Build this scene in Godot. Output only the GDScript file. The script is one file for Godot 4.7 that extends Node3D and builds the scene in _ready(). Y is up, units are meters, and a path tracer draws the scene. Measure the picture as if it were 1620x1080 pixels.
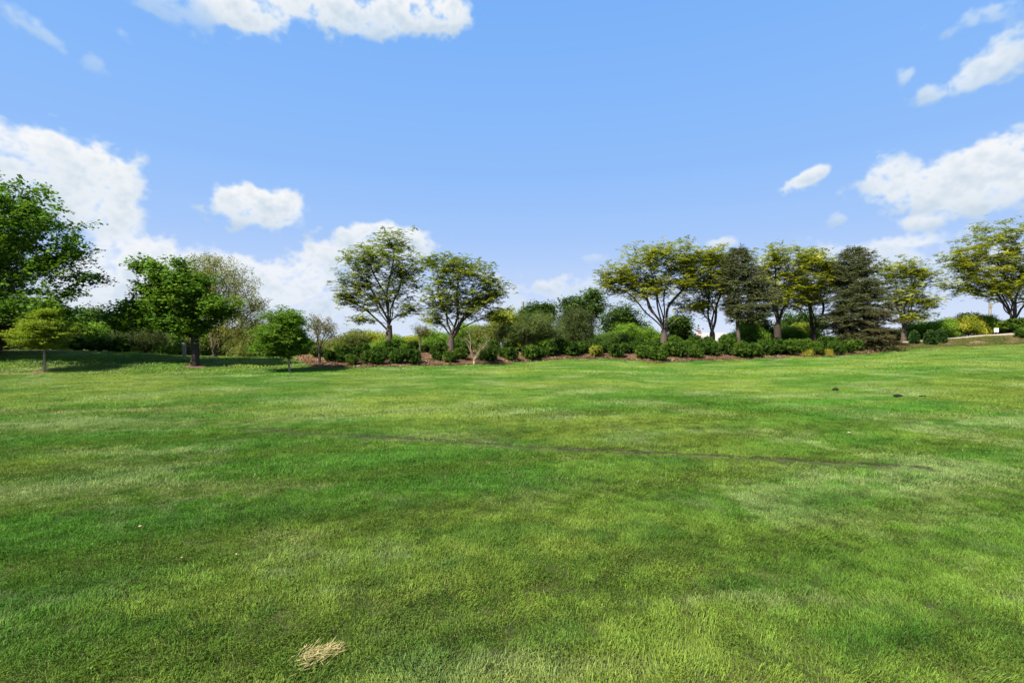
extends Node3D
# A park lawn with a planted mound behind it. y up, metres, camera looks along -z.

const EYE := 1.6
const F := 810.0            # survey scale: offsets of 810 units are one metre at one metre's distance
var rng := RandomNumberGenerator.new()
var nz := FastNoiseLite.new()
var nz2 := FastNoiseLite.new()
var M := {}
var used := {}

# ------------------------------------------------------------------ survey tables: bearing unit, distance, drop unit
var FOOT := [[-300, 16.5, 607], [0, 20.5, 602], [200, 22, 598], [333, 24, 594], [460, 25.9, 590], [540, 27, 588], [640, 28.8, 585], [720, 30, 583], [800, 32, 580], [870, 35, 574], [960, 36.5, 572], [1020, 35.5, 577], [1080, 36.5, 577], [1150, 38, 575], [1250, 40.5, 570], [1330, 43, 566], [1400, 44, 563], [1450, 44, 558], [1500, 44, 556], [1620, 45, 552], [1900, 46, 548]]
var EDGE := [[-300, 20, 588], [0, 24, 583], [200, 25.5, 581], [400, 27.4, 582], [470, 27.8, 583], [540, 28.4, 581.5], [640, 30, 579], [720, 31.3, 578], [800, 33.2, 575], [850, 35.5, 571], [900, 37, 568], [960, 37.8, 567], [1000, 37.4, 570], [1040, 36.6, 574], [1070, 37.3, 572], [1100, 38, 570], [1200, 40.5, 567], [1300, 43.2, 563], [1380, 45, 560], [1412, 46, 554], [1450, 46.5, 550], [1520, 46.5, 547], [1620, 47.5, 544], [1900, 48, 540]]
var CREST := [[-300, 26, 558], [0, 29.5, 556], [120, 30, 556], [200, 30.5, 559], [300, 30, 566], [400, 30.5, 567], [480, 32, 565], [560, 33.5, 560], [690, 36, 557], [800, 38, 555], [900, 41, 553], [1050, 42, 553], [1200, 45, 553], [1300, 48, 552], [1360, 49, 547], [1420, 50, 541], [1500, 51, 535], [1560, 51.5, 530], [1620, 52, 526], [1900, 54, 515]]

func look_up(t: Array, px: float) -> Vector2:
	if px <= t[0][0]:
		return Vector2(t[0][1], t[0][2])
	for i in range(1, t.size()):
		if px <= t[i][0]:
			var k: float = (px - t[i - 1][0]) / (t[i][0] - t[i - 1][0])
			k = k * k * (3.0 - 2.0 * k) * 0.5 + k * 0.5
			return Vector2(lerpf(t[i - 1][1], t[i][1], k), lerpf(t[i - 1][2], t[i][2], k))
	return Vector2(t[-1][1], t[-1][2])

func rise(v: Vector2) -> float:
	return EYE - (v.y - 540.0) / F * v.x

var LUT_N := 441
var lut_foot := PackedVector2Array()
var lut_edge := PackedVector2Array()
var lut_crest := PackedVector2Array()

func make_luts():
	for i in LUT_N:
		var px := -300.0 + 5.0 * i
		var a := look_up(FOOT, px); var b := look_up(EDGE, px); var c := look_up(CREST, px)
		lut_foot.append(Vector2(a.x, rise(a))); lut_edge.append(Vector2(b.x, rise(b))); lut_crest.append(Vector2(c.x, rise(c)))

func lut(t: PackedVector2Array, px: float) -> Vector2:
	var k := clampf((px + 300.0) / 5.0, 0.0, LUT_N - 1.001)
	var i := int(k)
	return t[i].lerp(t[i + 1], k - i)

# the turf lip that crosses the lawn
const LIP_A := Vector2(-4.6, -9.25)
const LIP_B := Vector2(4.8, -6.52)

func lip_raise(x: float, z: float) -> float:
	var ab := LIP_B - LIP_A
	var p := Vector2(x, z) - LIP_A
	var t := p.dot(ab) / ab.length_squared()
	if t < -0.1 or t > 1.1:
		return 0.0
	var side := (ab.x * p.y - ab.y * p.x) / ab.length()      # negative beyond the line (farther away)
	side += lip_wave(t)
	if side > 0.0 or side < -1.6:
		return 0.0
	return lip_height(t) * (1.0 + side / 1.6)

func lip_wave(t: float) -> float:
	return 0.05 * nz.get_noise_2d(t * 60.0, 7.0)

func lip_height(t: float) -> float:
	return (0.002 + 0.024 * clampf(0.35 + 1.9 * nz.get_noise_2d(t * 75.0, 91.0), 0.0, 1.0)) * smoothstep(-0.1, 0.12, t) * smoothstep(1.1, 0.85, t)

func ground(x: float, z: float) -> float:
	var d := -z
	var wob := 0.05 * nz2.get_noise_2d(x * 0.9, z * 0.9) + 0.02 * nz2.get_noise_2d(x * 5.0 + 50.0, z * 5.0)
	if d < 3.0:
		return wob * smoothstep(0.0, 3.0, absf(d) + absf(x) * 0.3)
	var px := 810.0 + F * x / maxf(d, 9.0)
	var f := lut(lut_foot, px)
	var e := lut(lut_edge, px)
	var c := lut(lut_crest, px)
	var h := 0.0
	if d < f.x:
		h = f.y * smoothstep(5.0, f.x, d)
	elif d < e.x:
		var k := (d - f.x) / (e.x - f.x)
		h = lerpf(f.y, e.y, k * k * 0.5 + k * 0.5)
	elif d < c.x:
		var k := (d - e.x) / (c.x - e.x)
		h = lerpf(e.y, c.y, 1.0 - (1.0 - k) * (1.0 - k) * 0.4 - (1.0 - k) * 0.6)
	else:
		var back := lerpf(-2.6, c.y - 1.3, smoothstep(1250.0, 1500.0, px) * 0.9)
		h = lerpf(c.y, back, smoothstep(c.x + 0.5, c.x + 55.0, d))
	return h + wob + lip_raise(x, z)

func pt(px: float, d: float) -> Vector3:
	var x := (px - 810.0) / F * d
	return Vector3(x, ground(x, -d), -d)

func aim(px: float, py: float, d: float) -> Vector3:
	return Vector3((px - 810.0) / F * d, EYE - (py - 540.0) / F * d, -d)

func slope_spot(px: float, py: float) -> Vector3:
	var e := lut(lut_edge, px)
	var c := lut(lut_crest, px)
	var d := e.x + 0.3
	while d < c.x + 1.2:
		var p := pt(px, d)
		if 540.0 - (p.y - EYE) / d * F <= py:
			return p
		d += 0.15
	return pt(px, c.x + 0.6)

# ------------------------------------------------------------------ small helpers
func numbered(called: String) -> String:
	if not used.has(called):
		used[called] = 0
		return called
	used[called] += 1
	return "%s_%03d" % [called, used[called]]

func tag(o, label: String, category: String, group := "") -> void:
	o.set_meta("label", label)
	o.set_meta("category", category)
	if group != "":
		o.set_meta("group", group)

func thing(called: String, at: Vector3, label: String, category: String, group := "") -> Node3D:
	var o := Node3D.new()
	o.name = numbered(called)
	add_child(o, true)
	o.position = at
	tag(o, label, category, group)
	return o

func part(called: String, mesh: Mesh, m: Material, parent: Node) -> MeshInstance3D:
	var o := MeshInstance3D.new()
	o.name = called
	o.mesh = mesh
	o.material_override = m
	o.cast_shadow = GeometryInstance3D.SHADOW_CASTING_SETTING_ON
	parent.add_child(o, true)
	return o

func struct(called: String, mesh: Mesh, m: Material) -> MeshInstance3D:
	var o := part(numbered(called), mesh, m, self)
	o.set_meta("kind", "structure")
	return o

func multi(called: String, mesh: Mesh, m: Material, at: Array, tint: PackedColorArray, parent: Node) -> MultiMeshInstance3D:
	var mm := MultiMesh.new()
	mm.transform_format = MultiMesh.TRANSFORM_3D
	mm.use_colors = true
	mm.mesh = mesh
	mm.instance_count = at.size()
	for i in at.size():
		mm.set_instance_transform(i, at[i])
		mm.set_instance_color(i, tint[i])
	var o := MultiMeshInstance3D.new()
	o.name = called
	o.multimesh = mm
	o.material_override = m
	o.set_meta("kind", "stuff")
	parent.add_child(o, true)
	return o

func commit(v: PackedVector3Array, col := PackedColorArray(), nrm := PackedVector3Array(), idx := PackedInt32Array()) -> ArrayMesh:
	var a := []
	a.resize(Mesh.ARRAY_MAX)
	a[Mesh.ARRAY_VERTEX] = v
	if col.size(): a[Mesh.ARRAY_COLOR] = col
	if nrm.size(): a[Mesh.ARRAY_NORMAL] = nrm
	if idx.size(): a[Mesh.ARRAY_INDEX] = idx
	var m := ArrayMesh.new()
	m.add_surface_from_arrays(Mesh.PRIMITIVE_TRIANGLES, a)
	return m

func box_into(v: PackedVector3Array, c: Vector3, s: Vector3) -> void:
	var h := s * 0.5
	for ax in 3:
		for sg in [-1.0, 1.0]:
			var n := Vector3.ZERO; n[ax] = sg
			var a := Vector3.ZERO; a[(ax + 1) % 3] = 1.0
			var b := Vector3.ZERO; b[(ax + 2) % 3] = 1.0
			if sg > 0.0:
				var t := a; a = b; b = t
			var p := [c + (n - a - b) * h, c + (n + a - b) * h, c + (n + a + b) * h, c + (n - a + b) * h]
			for i in [0, 1, 2, 0, 2, 3]:
				v.append(p[i])

func noise_tex(freq: float, cols: Array, offs: Array, size := 512, sd := 1, octaves := 4) -> NoiseTexture2D:
	var t := NoiseTexture2D.new()
	t.width = size; t.height = size; t.seamless = true
	var n := FastNoiseLite.new()
	n.seed = sd; n.frequency = freq; n.fractal_octaves = octaves
	t.noise = n
	var g := Gradient.new()
	g.offsets = PackedFloat32Array(offs); g.colors = PackedColorArray(cols)
	t.color_ramp = g
	return t

func bump_tex(freq: float, strength: float, size := 512, sd := 2) -> NoiseTexture2D:
	var t := NoiseTexture2D.new()
	t.width = size; t.height = size; t.seamless = true; t.as_normal_map = true; t.bump_strength = strength
	var n := FastNoiseLite.new()
	n.seed = sd; n.frequency = freq; n.fractal_octaves = 4
	t.noise = n
	return t

func lin(r: float, g: float, b: float) -> Color:
	return Color(r, g, b).linear_to_srgb()

func surface(cols: Array, offs: Array, freq: float, scale: float, rough: float, bump := 0.0, sd := 1) -> StandardMaterial3D:
	var m := StandardMaterial3D.new()
	m.albedo_texture = noise_tex(freq, cols, offs, 512, sd)
	m.uv1_triplanar = true
	m.uv1_world_triplanar = true
	m.uv1_scale = Vector3.ONE * scale
	m.roughness = rough
	m.metallic_specular = 0.3
	if bump > 0.0:
		m.normal_enabled = true
		m.normal_texture = bump_tex(freq * 1.5, 6.0, 512, sd + 7)
		m.normal_scale = bump
	return m

func leaf_material(rough: float, through: float, spec := 0.35) -> StandardMaterial3D:
	var m := StandardMaterial3D.new()
	m.albedo_color = Color.WHITE
	m.vertex_color_use_as_albedo = true
	m.roughness = rough
	m.metallic_specular = spec
	m.cull_mode = BaseMaterial3D.CULL_DISABLED
	if through > 0.0:
		m.backlight_enabled = true
		m.backlight = Color(through, through, through * 0.75)
	return m

func make_materials():
	M.leaf = leaf_material(0.6, 0.95, 0.25)
	M.gloss = leaf_material(0.65, 0.6, 0.12)
	M.needle = leaf_material(0.7, 0.15, 0.2)
	M.grass = leaf_material(0.6, 0.8, 0.25)
	M.chip = leaf_material(0.9, 0.0, 0.15)
	M.bark = surface([lin(0.035, 0.028, 0.022), lin(0.08, 0.064, 0.052), lin(0.14, 0.12, 0.1)], [0.2, 0.5, 0.85], 0.03, 1.3, 0.9, 0.9, 11)
	M.bark_dark = surface([lin(0.02, 0.016, 0.013), lin(0.042, 0.034, 0.028), lin(0.075, 0.063, 0.053)], [0.2, 0.5, 0.85], 0.03, 1.3, 0.9, 0.9, 12)
	M.bark_pale = surface([lin(0.17, 0.13, 0.085), lin(0.33, 0.26, 0.17), lin(0.46, 0.4, 0.3)], [0.2, 0.5, 0.85], 0.03, 1.6, 0.85, 0.6, 13)
	M.soil = surface([lin(0.02, 0.022, 0.01), lin(0.035, 0.045, 0.014), lin(0.06, 0.07, 0.022)], [0.2, 0.55, 0.85], 0.02, 0.8, 0.95, 0.5, 14)
	M.lawn = surface([lin(0.016, 0.022, 0.008), lin(0.028, 0.038, 0.012), lin(0.05, 0.055, 0.02)], [0.25, 0.5, 0.8], 0.012, 0.35, 0.95, 0.4, 15)
	M.lip = surface([lin(0.012, 0.011, 0.007), lin(0.03, 0.027, 0.014), lin(0.05, 0.055, 0.02)], [0.2, 0.6, 0.9], 0.03, 2.5, 0.95, 0.6, 16)
	M.mulch = surface([lin(0.045, 0.026, 0.017), lin(0.115, 0.07, 0.046), lin(0.2, 0.14, 0.095)], [0.2, 0.5, 0.8], 0.035, 0.5, 0.95, 0.9, 17)
	M.bank = surface([lin(0.07, 0.05, 0.03), lin(0.14, 0.115, 0.06), lin(0.19, 0.17, 0.085)], [0.2, 0.5, 0.8], 0.02, 0.3, 0.95, 0.7, 18)
	M.path = surface([lin(0.2, 0.175, 0.15), lin(0.27, 0.24, 0.21), lin(0.33, 0.3, 0.27)], [0.2, 0.5, 0.8], 0.03, 0.6, 0.9, 0.3, 19)
	M.pole = surface([lin(0.16, 0.15, 0.135), lin(0.22, 0.21, 0.195), lin(0.28, 0.27, 0.25)], [0.2, 0.5, 0.8], 0.03, 1.5, 0.85, 0.3, 20)
	M.siding = surface([lin(0.34, 0.31, 0.28), lin(0.42, 0.4, 0.36)], [0.3, 0.7], 0.02, 0.5, 0.8, 0.1, 21)
	M.shingle = surface([lin(0.2, 0.2, 0.21), lin(0.26, 0.26, 0.27), lin(0.32, 0.31, 0.32)], [0.2, 0.5, 0.8], 0.04, 0.6, 0.85, 0.4, 22)
	M.brick = surface([lin(0.2, 0.09, 0.06), lin(0.32, 0.17, 0.12)], [0.3, 0.7], 0.04, 1.0, 0.9, 0.4, 23)
	M.glass = StandardMaterial3D.new(); M.glass.albedo_color = lin(0.03, 0.04, 0.05); M.glass.roughness = 0.1
	M.white = surface([lin(0.7, 0.7, 0.69), lin(0.82, 0.82, 0.81)], [0.3, 0.7], 0.02, 2.0, 0.5, 0.05, 24)
	M.clod = surface([lin(0.006, 0.005, 0.004), lin(0.014, 0.011, 0.009), lin(0.03, 0.024, 0.018)], [0.2, 0.5, 0.85], 0.05, 8.0, 0.9, 0.8, 25)
	M.dead = surface([lin(0.25, 0.16, 0.1), lin(0.42, 0.3, 0.22)], [0.3, 0.7], 0.05, 12.0, 0.8, 0.2, 26)

# ------------------------------------------------------------------ leaf sprays (shared by every crown)
func leaf_into(v: PackedVector3Array, c: PackedColorArray, p: Vector3, dir: Vector3, side: Vector3, ln: float, wd: float, fold: float, col: Color) -> void:
	var up := dir.cross(side).normalized() * fold * wd
	var a := p
	var l := p + dir * ln * 0.42 + side * wd * 0.5 + up
	var r := p + dir * ln * 0.42 - side * wd * 0.5 + up
	var t := p + dir * ln - up * 0.6
	for q in [a, l, t, a, t, r]:
		v.append(q); c.append(col)

func spray(kind: String, sd: int) -> ArrayMesh:
	var g := RandomNumberGenerator.new()
	g.seed = sd
	var v := PackedVector3Array(); var c := PackedColorArray()
	var leafs := {"locust": 4, "maple": 11, "small": 20, "laurel": 16, "flat": 14, "needle": 26, "scale": 12}
	if kind == "locust":
		for k in 4:                                     # four pinnate leaves from a spur, each a row of leaflets
			var a := k * 1.6 + g.randf_range(-0.5, 0.5)
			var d := Vector3(cos(a), g.randf_range(-0.35, 0.25), sin(a)).normalized()
			var s := d.cross(Vector3.UP).normalized()
			var ln := g.randf_range(0.16, 0.27)
			for i in 7:
				var q := d * ln * (0.2 + 0.8 * i / 7.0) + Vector3(0, -0.03 * i / 7.0, 0)
				for e in [-1.0, 1.0]:
					var m := g.randf_range(0.75, 1.25)
					var ld: Vector3 = (s * e + d * 0.5 + Vector3(0, g.randf_range(-0.3, 0.3), 0)).normalized()
					leaf_into(v, c, q, ld, ld.cross(Vector3.UP + d * g.randf_range(-0.5, 0.5)).normalized(), 0.085, 0.042, 0.15, Color(m, m, m * 0.9))
		return commit(v, c)
	for i in leafs[kind]:
		var a := g.randf() * TAU
		var m := g.randf_range(0.72, 1.28)
		var col := Color(m * g.randf_range(0.93, 1.1), m, m * 0.9)
		var d := Vector3(cos(a), 0, sin(a))
		match kind:
			"maple":
				var p := Vector3(g.randfn(0, 0.09), g.randfn(0, 0.06), g.randfn(0, 0.09))
				d = (d + Vector3(0, g.randf_range(-0.9, 0.2), 0)).normalized()
				var s := d.cross(Vector3(g.randf_range(-0.5, 0.5), 1, g.randf_range(-0.5, 0.5))).normalized()
				var ln := g.randf_range(0.09, 0.14)
				leaf_into(v, c, p, d, s, ln, ln * 0.55, 0.18, col)
				leaf_into(v, c, p, (d + s * 0.9).normalized(), (s - d * 0.9).normalized(), ln * 0.75, ln * 0.4, 0.12, col)
				leaf_into(v, c, p, (d - s * 0.9).normalized(), (s + d * 0.9).normalized(), ln * 0.75, ln * 0.4, 0.12, col)
			"small":
				var p := Vector3(g.randfn(0, 0.1), g.randfn(0, 0.09), g.randfn(0, 0.1))
				d = (d + Vector3(0, g.randf_range(-0.6, 0.8), 0)).normalized()
				leaf_into(v, c, p, d, d.cross(Vector3(g.randfn(), g.randfn(), g.randfn())).normalized(), g.randf_range(0.06, 0.1), 0.045, 0.2, col)
			"laurel":
				var p := Vector3(0, g.randf_range(0.0, 0.16), 0)
				d = (d * 0.75 + Vector3(0, g.randf_range(0.25, 0.9), 0)).normalized()
				leaf_into(v, c, p, d, d.cross(Vector3.UP).normalized(), g.randf_range(0.08, 0.13), 0.042, 0.25, col)
			"flat":
				var p := d * g.randf_range(0.0, 0.2) + Vector3(0, g.randfn(0, 0.02), 0)
				d = (d + Vector3(g.randfn(0, 0.5), g.randf_range(-0.4, 0.15), g.randfn(0, 0.5))).normalized()
				leaf_into(v, c, p, d, d.cross(Vector3(g.randfn(0, 0.35), 1, g.randfn(0, 0.35))).normalized(), g.randf_range(0.07, 0.12), 0.055, 0.15, col)
			"needle":
				var t: float = i / 26.0
				var p := Vector3(0, 0, 0.26 * t)
				d = (Vector3(cos(a), sin(a) * 0.7 + 0.15, 0.9)).normalized()
				leaf_into(v, c, p, d, d.cross(Vector3(cos(a), sin(a), 0.1)).normalized(), g.randf_range(0.07, 0.1), 0.014, 0.1, col)
			"scale":
				var p := Vector3(g.randfn(0, 0.02), 0.11 * i / 12.0, g.randfn(0, 0.02))
				d = (d * 0.55 + Vector3(0, 0.8, 0)).normalized()
				leaf_into(v, c, p, d, d.cross(Vector3(cos(a), 0.2, sin(a))).normalized() if absf(d.y) < 0.99 else Vector3.RIGHT, g.randf_range(0.06, 0.1), 0.03, 0.2, col)
	return commit(v, c)

var SPRAY := {}

func set_on(p: Vector3, size: float, tilt: float, flip := 0.0) -> Transform3D:
	var b := Basis(Vector3.UP, rng.randf() * TAU)
	b = Basis(Vector3(rng.randfn(), 0.001, rng.randfn()).normalized(), rng.randfn() * tilt + flip) * b
	return Transform3D(b.scaled(Vector3.ONE * size * rng.randf_range(0.75, 1.3)), p)

func blend(pal: Array, k: float) -> Color:
	k = clampf(k, 0.0, 0.999) * (pal.size() - 1)
	return pal[int(k)].lerp(pal[int(k) + 1], k - int(k))

# ------------------------------------------------------------------ wood: a skeleton of nodes becomes trunk, limbs and twigs
class Wood:
	var p := PackedVector3Array()
	var up := PackedInt32Array()
	var run := PackedFloat32Array()
	var dir := PackedVector3Array()
	var r := PackedFloat32Array()
	var tips := PackedInt32Array()
	var n_trunk := 0
	func add(q: Vector3, parent: int) -> int:
		p.append(q); up.append(parent)
		if parent < 0:
			run.append(0.0); dir.append(Vector3.UP)
		else:
			run.append(run[parent] + p[parent].distance_to(q))
			dir.append((q - p[parent]).normalized())
		return p.size() - 1

func thicken(w: Wood, base_r: float, tip_r: float) -> void:
	var n := w.p.size()
	var acc := PackedFloat32Array(); acc.resize(n)
	for i in range(n - 1, -1, -1):
		if acc[i] == 0.0: acc[i] = 1.0
		if w.up[i] >= 0: acc[w.up[i]] += acc[i]
	# parents always precede children, so one backward pass counts the tips that each node carries
	acc.fill(0.0)
	var kids := PackedInt32Array(); kids.resize(n)
	for i in range(1, n): kids[w.up[i]] += 1
	for i in range(n - 1, -1, -1):
		if kids[i] == 0: acc[i] = 1.0
		if w.up[i] >= 0: acc[w.up[i]] += acc[i]
	var k := log(base_r / tip_r) / log(maxf(acc[0], 2.0))
	w.r.resize(n)
	for i in n:
		w.r[i] = tip_r * pow(acc[i], k)

func wood_meshes(w: Wood, root: Node3D, m: Material, own_r: float, flare := 0.35) -> void:
	var n := w.p.size()
	var main := PackedInt32Array(); main.resize(n); main.fill(-1)
	for i in range(1, n):
		var q := w.up[i]
		if q < w.n_trunk - 1 and i < w.n_trunk:
			main[q] = i
		elif (main[q] < 0 or (main[q] >= w.n_trunk and w.r[i] > w.r[main[q]])) and q != w.n_trunk - 1:
			main[q] = i
	var group := PackedInt32Array(); group.resize(n); group.fill(-1)   # -1 trunk, -2 twigs, else limb's first node
	for i in range(w.n_trunk, n):
		if w.up[i] < w.n_trunk:
			group[i] = i if w.r[i] >= own_r else -2
		else:
			group[i] = group[w.up[i]]
	var buf := {}
	for i in n:
		if i > 0 and main[w.up[i]] == i and group[w.up[i]] == group[i]:
			continue                                    # continues a chain
		var chain := PackedInt32Array()
		if i > 0: chain.append(w.up[i])
		var j := i
		while j >= 0:
			chain.append(j)
			var nx := main[j]
			if nx >= 0 and group[nx] != group[j]: nx = -1
			j = nx
		if chain.size() < 2: continue
		var gk := group[i]
		if not buf.has(gk): buf[gk] = [PackedVector3Array(), PackedVector3Array(), PackedInt32Array()]
		tube(buf[gk], w, chain, root.position, i, flare if i == 0 else 0.0)
	for gk in buf:
		var mesh := commit(buf[gk][0], PackedColorArray(), buf[gk][1], buf[gk][2])
		var o := part("trunk" if gk == -1 else ("twigs" if gk == -2 else "limb"), mesh, m, root)
		if gk == -2: o.set_meta("kind", "stuff")

func tube(b: Array, w: Wood, chain: PackedInt32Array, origin: Vector3, first: int, flare: float) -> void:
	var rmax := w.r[first]
	var sides := 9 if rmax > 0.07 else (6 if rmax > 0.03 else (4 if rmax > 0.014 else 3))
	var v: PackedVector3Array = b[0]; var nr: PackedVector3Array = b[1]; var ix: PackedInt32Array = b[2]
	var start := v.size()
	var x := Vector3.RIGHT
	var cnt := chain.size()
	for k in cnt:
		var q := chain[k]
		var t := (w.p[chain[mini(k + 1, cnt - 1)]] - w.p[chain[maxi(k - 1, 0)]])
		if t.length() < 1e-6: t = Vector3.UP
		t = t.normalized()
		x = (x - t * x.dot(t))
		if x.length() < 0.05: x = t.cross(Vector3(0.3, 0.2, 0.9))
		x = x.normalized()
		var y := t.cross(x)
		var r := minf(w.r[q], rmax)
		if flare > 0.0:
			r *= 1.0 + flare * exp(-(w.p[q].y - w.p[0].y) / 0.22)
		if k == cnt - 1 and main_tip(w, q): r *= 0.5
		for s in sides:
			var a := TAU * s / sides
			var o := x * cos(a) + y * sin(a)
			var rr := r
			if flare > 0.0: rr *= 1.0 + 0.07 * sin(a * 3.0 + w.p[q].y * 2.0) + 0.05 * sin(a * 5.0)
			v.append(w.p[q] + o * rr - origin); nr.append(o)
	for k in cnt - 1:
		for s in sides:
			var s2 := (s + 1) % sides
			var a := start + k * sides + s; var c := start + k * sides + s2
			var e := a + sides; var f := c + sides
			ix.append_array(PackedInt32Array([a, e, c, c, e, f]))
	b[0] = v; b[1] = nr; b[2] = ix

func main_tip(w: Wood, q: int) -> bool:
	return w.r[q] < 0.02

func reach(w: Wood, target: Vector3, bf: float, step: float, from_node: int) -> void:
	var best := -1; var cost := 1e9
	for i in range(from_node, w.p.size()):
		var dv := target - w.p[i]
		var dl := dv.length()
		var c := dl + bf * w.run[i]
		if c >= cost: continue
		var turn := dv.dot(w.dir[i]) / maxf(dl, 0.001)
		if turn < 0.1: c += (0.1 - turn) * dl * 0.7
		if c < cost:
			cost = c; best = i
	var a := w.p[best]
	var dist := a.distance_to(target)
	var ctl := a + (w.dir[best] * 0.55 + Vector3(0, 0.25, 0)) * dist * 0.45
	var n := maxi(2, int(dist / step))
	var at := best
	var wig := Vector3(rng.randfn(), rng.randfn(), rng.randfn()) * dist * 0.04
	for k in range(1, n + 1):
		var t := float(k) / n
		var q := a.lerp(ctl, t).lerp(ctl.lerp(target, t), t) + wig * sin(t * TAU) + Vector3(rng.randfn(), rng.randfn(), rng.randfn()) * step * 0.06
		at = w.add(q, at)
	w.tips.append(at)

# a scaffold limb: leaves the trunk steeply and arches out to its target
func limb(w: Wood, target: Vector3, node: int, rear: float, step: float) -> void:
	var a := w.p[node]
	var dist := a.distance_to(target)
	var ctl := a.lerp(target, 0.3) + Vector3(0, dist * rear * 0.35, 0)
	if target.y < a.y + 0.4: ctl = a.lerp(target, 0.5) + Vector3(0, dist * 0.12, 0)
	var n := maxi(3, int(dist / step))
	var at := node
	var w1 := Vector3(rng.randfn(), rng.randfn() * 0.5, rng.randfn()) * dist * 0.045
	var w2 := Vector3(rng.randfn(), rng.randfn() * 0.5, rng.randfn()) * dist * 0.02
	for k in range(1, n + 1):
		var t := float(k) / n
		at = w.add(a.lerp(ctl, t).lerp(ctl.lerp(target, t), t) + w1 * sin(t * PI) * sin(t * 5.0) + w2 * sin(t * 11.0), at)
	w.tips.append(at)

func in_lobe(l: Array, d: float, outer: float) -> Vector3:
	var c := aim(l[0], l[1], d)
	var rx: float = l[2] * d / F; var ry: float = l[3] * d / F
	var rz: float = l[4] if l.size() > 4 else rx * 0.95
	var u := Vector3(rng.randfn(), rng.randfn(), rng.randfn()).normalized() * pow(rng.randf(), outer)
	return c + Vector3(u.x * rx, u.y * ry, u.z * rz)

# spec: lobes [bearing, drop, half-width, half-height, (half-depth m)], fork, n, bf, r, leaf kind, size, per tip, spread, palette
func tree(called: String, label: String, group: String, px: float, d: float, s: Dictionary) -> Node3D:
	rng.seed = int(px * 131.0 + d * 17.0) + 5
	var base := pt(px, d)
	base.y -= 0.12
	var root := thing(called, base, label, "tree", group)
	var w := Wood.new()
	var sum := 0.0
	for l in s.lobes: sum += l[2] * l[3]
	var fork := aim(s.get("fork_px", px), s.fork, d)
	var n_tr := maxi(4, int((fork.y - base.y) / 0.28))
	var at := -1
	var bend := Vector3(rng.randfn(), 0, rng.randfn()) * 0.015 * (fork.y - base.y)
	for k in n_tr + 1:
		var t := float(k) / n_tr
		at = w.add(base.lerp(fork, t) + bend * sin(t * PI), at)
	w.n_trunk = w.p.size()
	var targets := []
	for k in s.n:
		var pick := rng.randf() * sum
		for l in s.lobes:
			pick -= l[2] * l[3]
			if pick <= 0.0:
				targets.append(in_lobe(l, d, s.get("outer", 0.4))); break
	targets.sort_custom(func(a, b): return a.distance_squared_to(fork) < b.distance_squared_to(fork))
	# scaffold limbs first: a spread of far targets, then the rest
	var low: int = int(n_tr * s.get("first", 0.92))
	var sc := []
	for l in s.lobes:
		sc.append(in_lobe([l[0], l[1] + l[3] * 0.15, l[2] * 0.35, l[3] * 0.35, l[2] * d / F * 0.8], d, 0.5))
	for k in int(s.get("scaffold", 4)):
		sc.append(targets[int(targets.size() * (0.5 + 0.4 * rng.randf()))].lerp(fork, 0.3))
	for t in sc: limb(w, t, low + rng.randi() % maxi(1, w.n_trunk - low), s.get("rear", 0.55), s.get("step", 0.4))
	for t in targets: reach(w, t, s.bf, s.get("step", 0.4), low)
	thicken(w, s.r, s.get("tip", 0.007))
	wood_meshes(w, root, s.get("bark", M.bark), maxf(0.02, d * 0.0009))
	# leaves
	var tf := []; var tint := PackedColorArray()
	for ti in w.tips:
		if rng.randf() < s.get("bare", 0.0): continue
		var hue := rng.randf()
		var per: int = s.per
		for k in per:
			var j := ti
			for b in rng.randi_range(0, 3):
				if w.up[j] > w.n_trunk: j = w.up[j]
			var o: Vector3 = Vector3(rng.randfn(), rng.randfn() * s.get("flatness", 0.7), rng.randfn()) * s.spread
			tf.append(set_on(w.p[j] + o - base, s.size, s.get("tilt", 0.4)))
			var c: Color = blend(s.pal, hue * 0.65 + rng.randf() * 0.35)
			tint.append(c * rng.randf_range(0.85, 1.15))
	multi("crown", SPRAY[s.leaf], M.get(s.get("mat", "leaf")), tf, tint, root)
	return root

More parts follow.
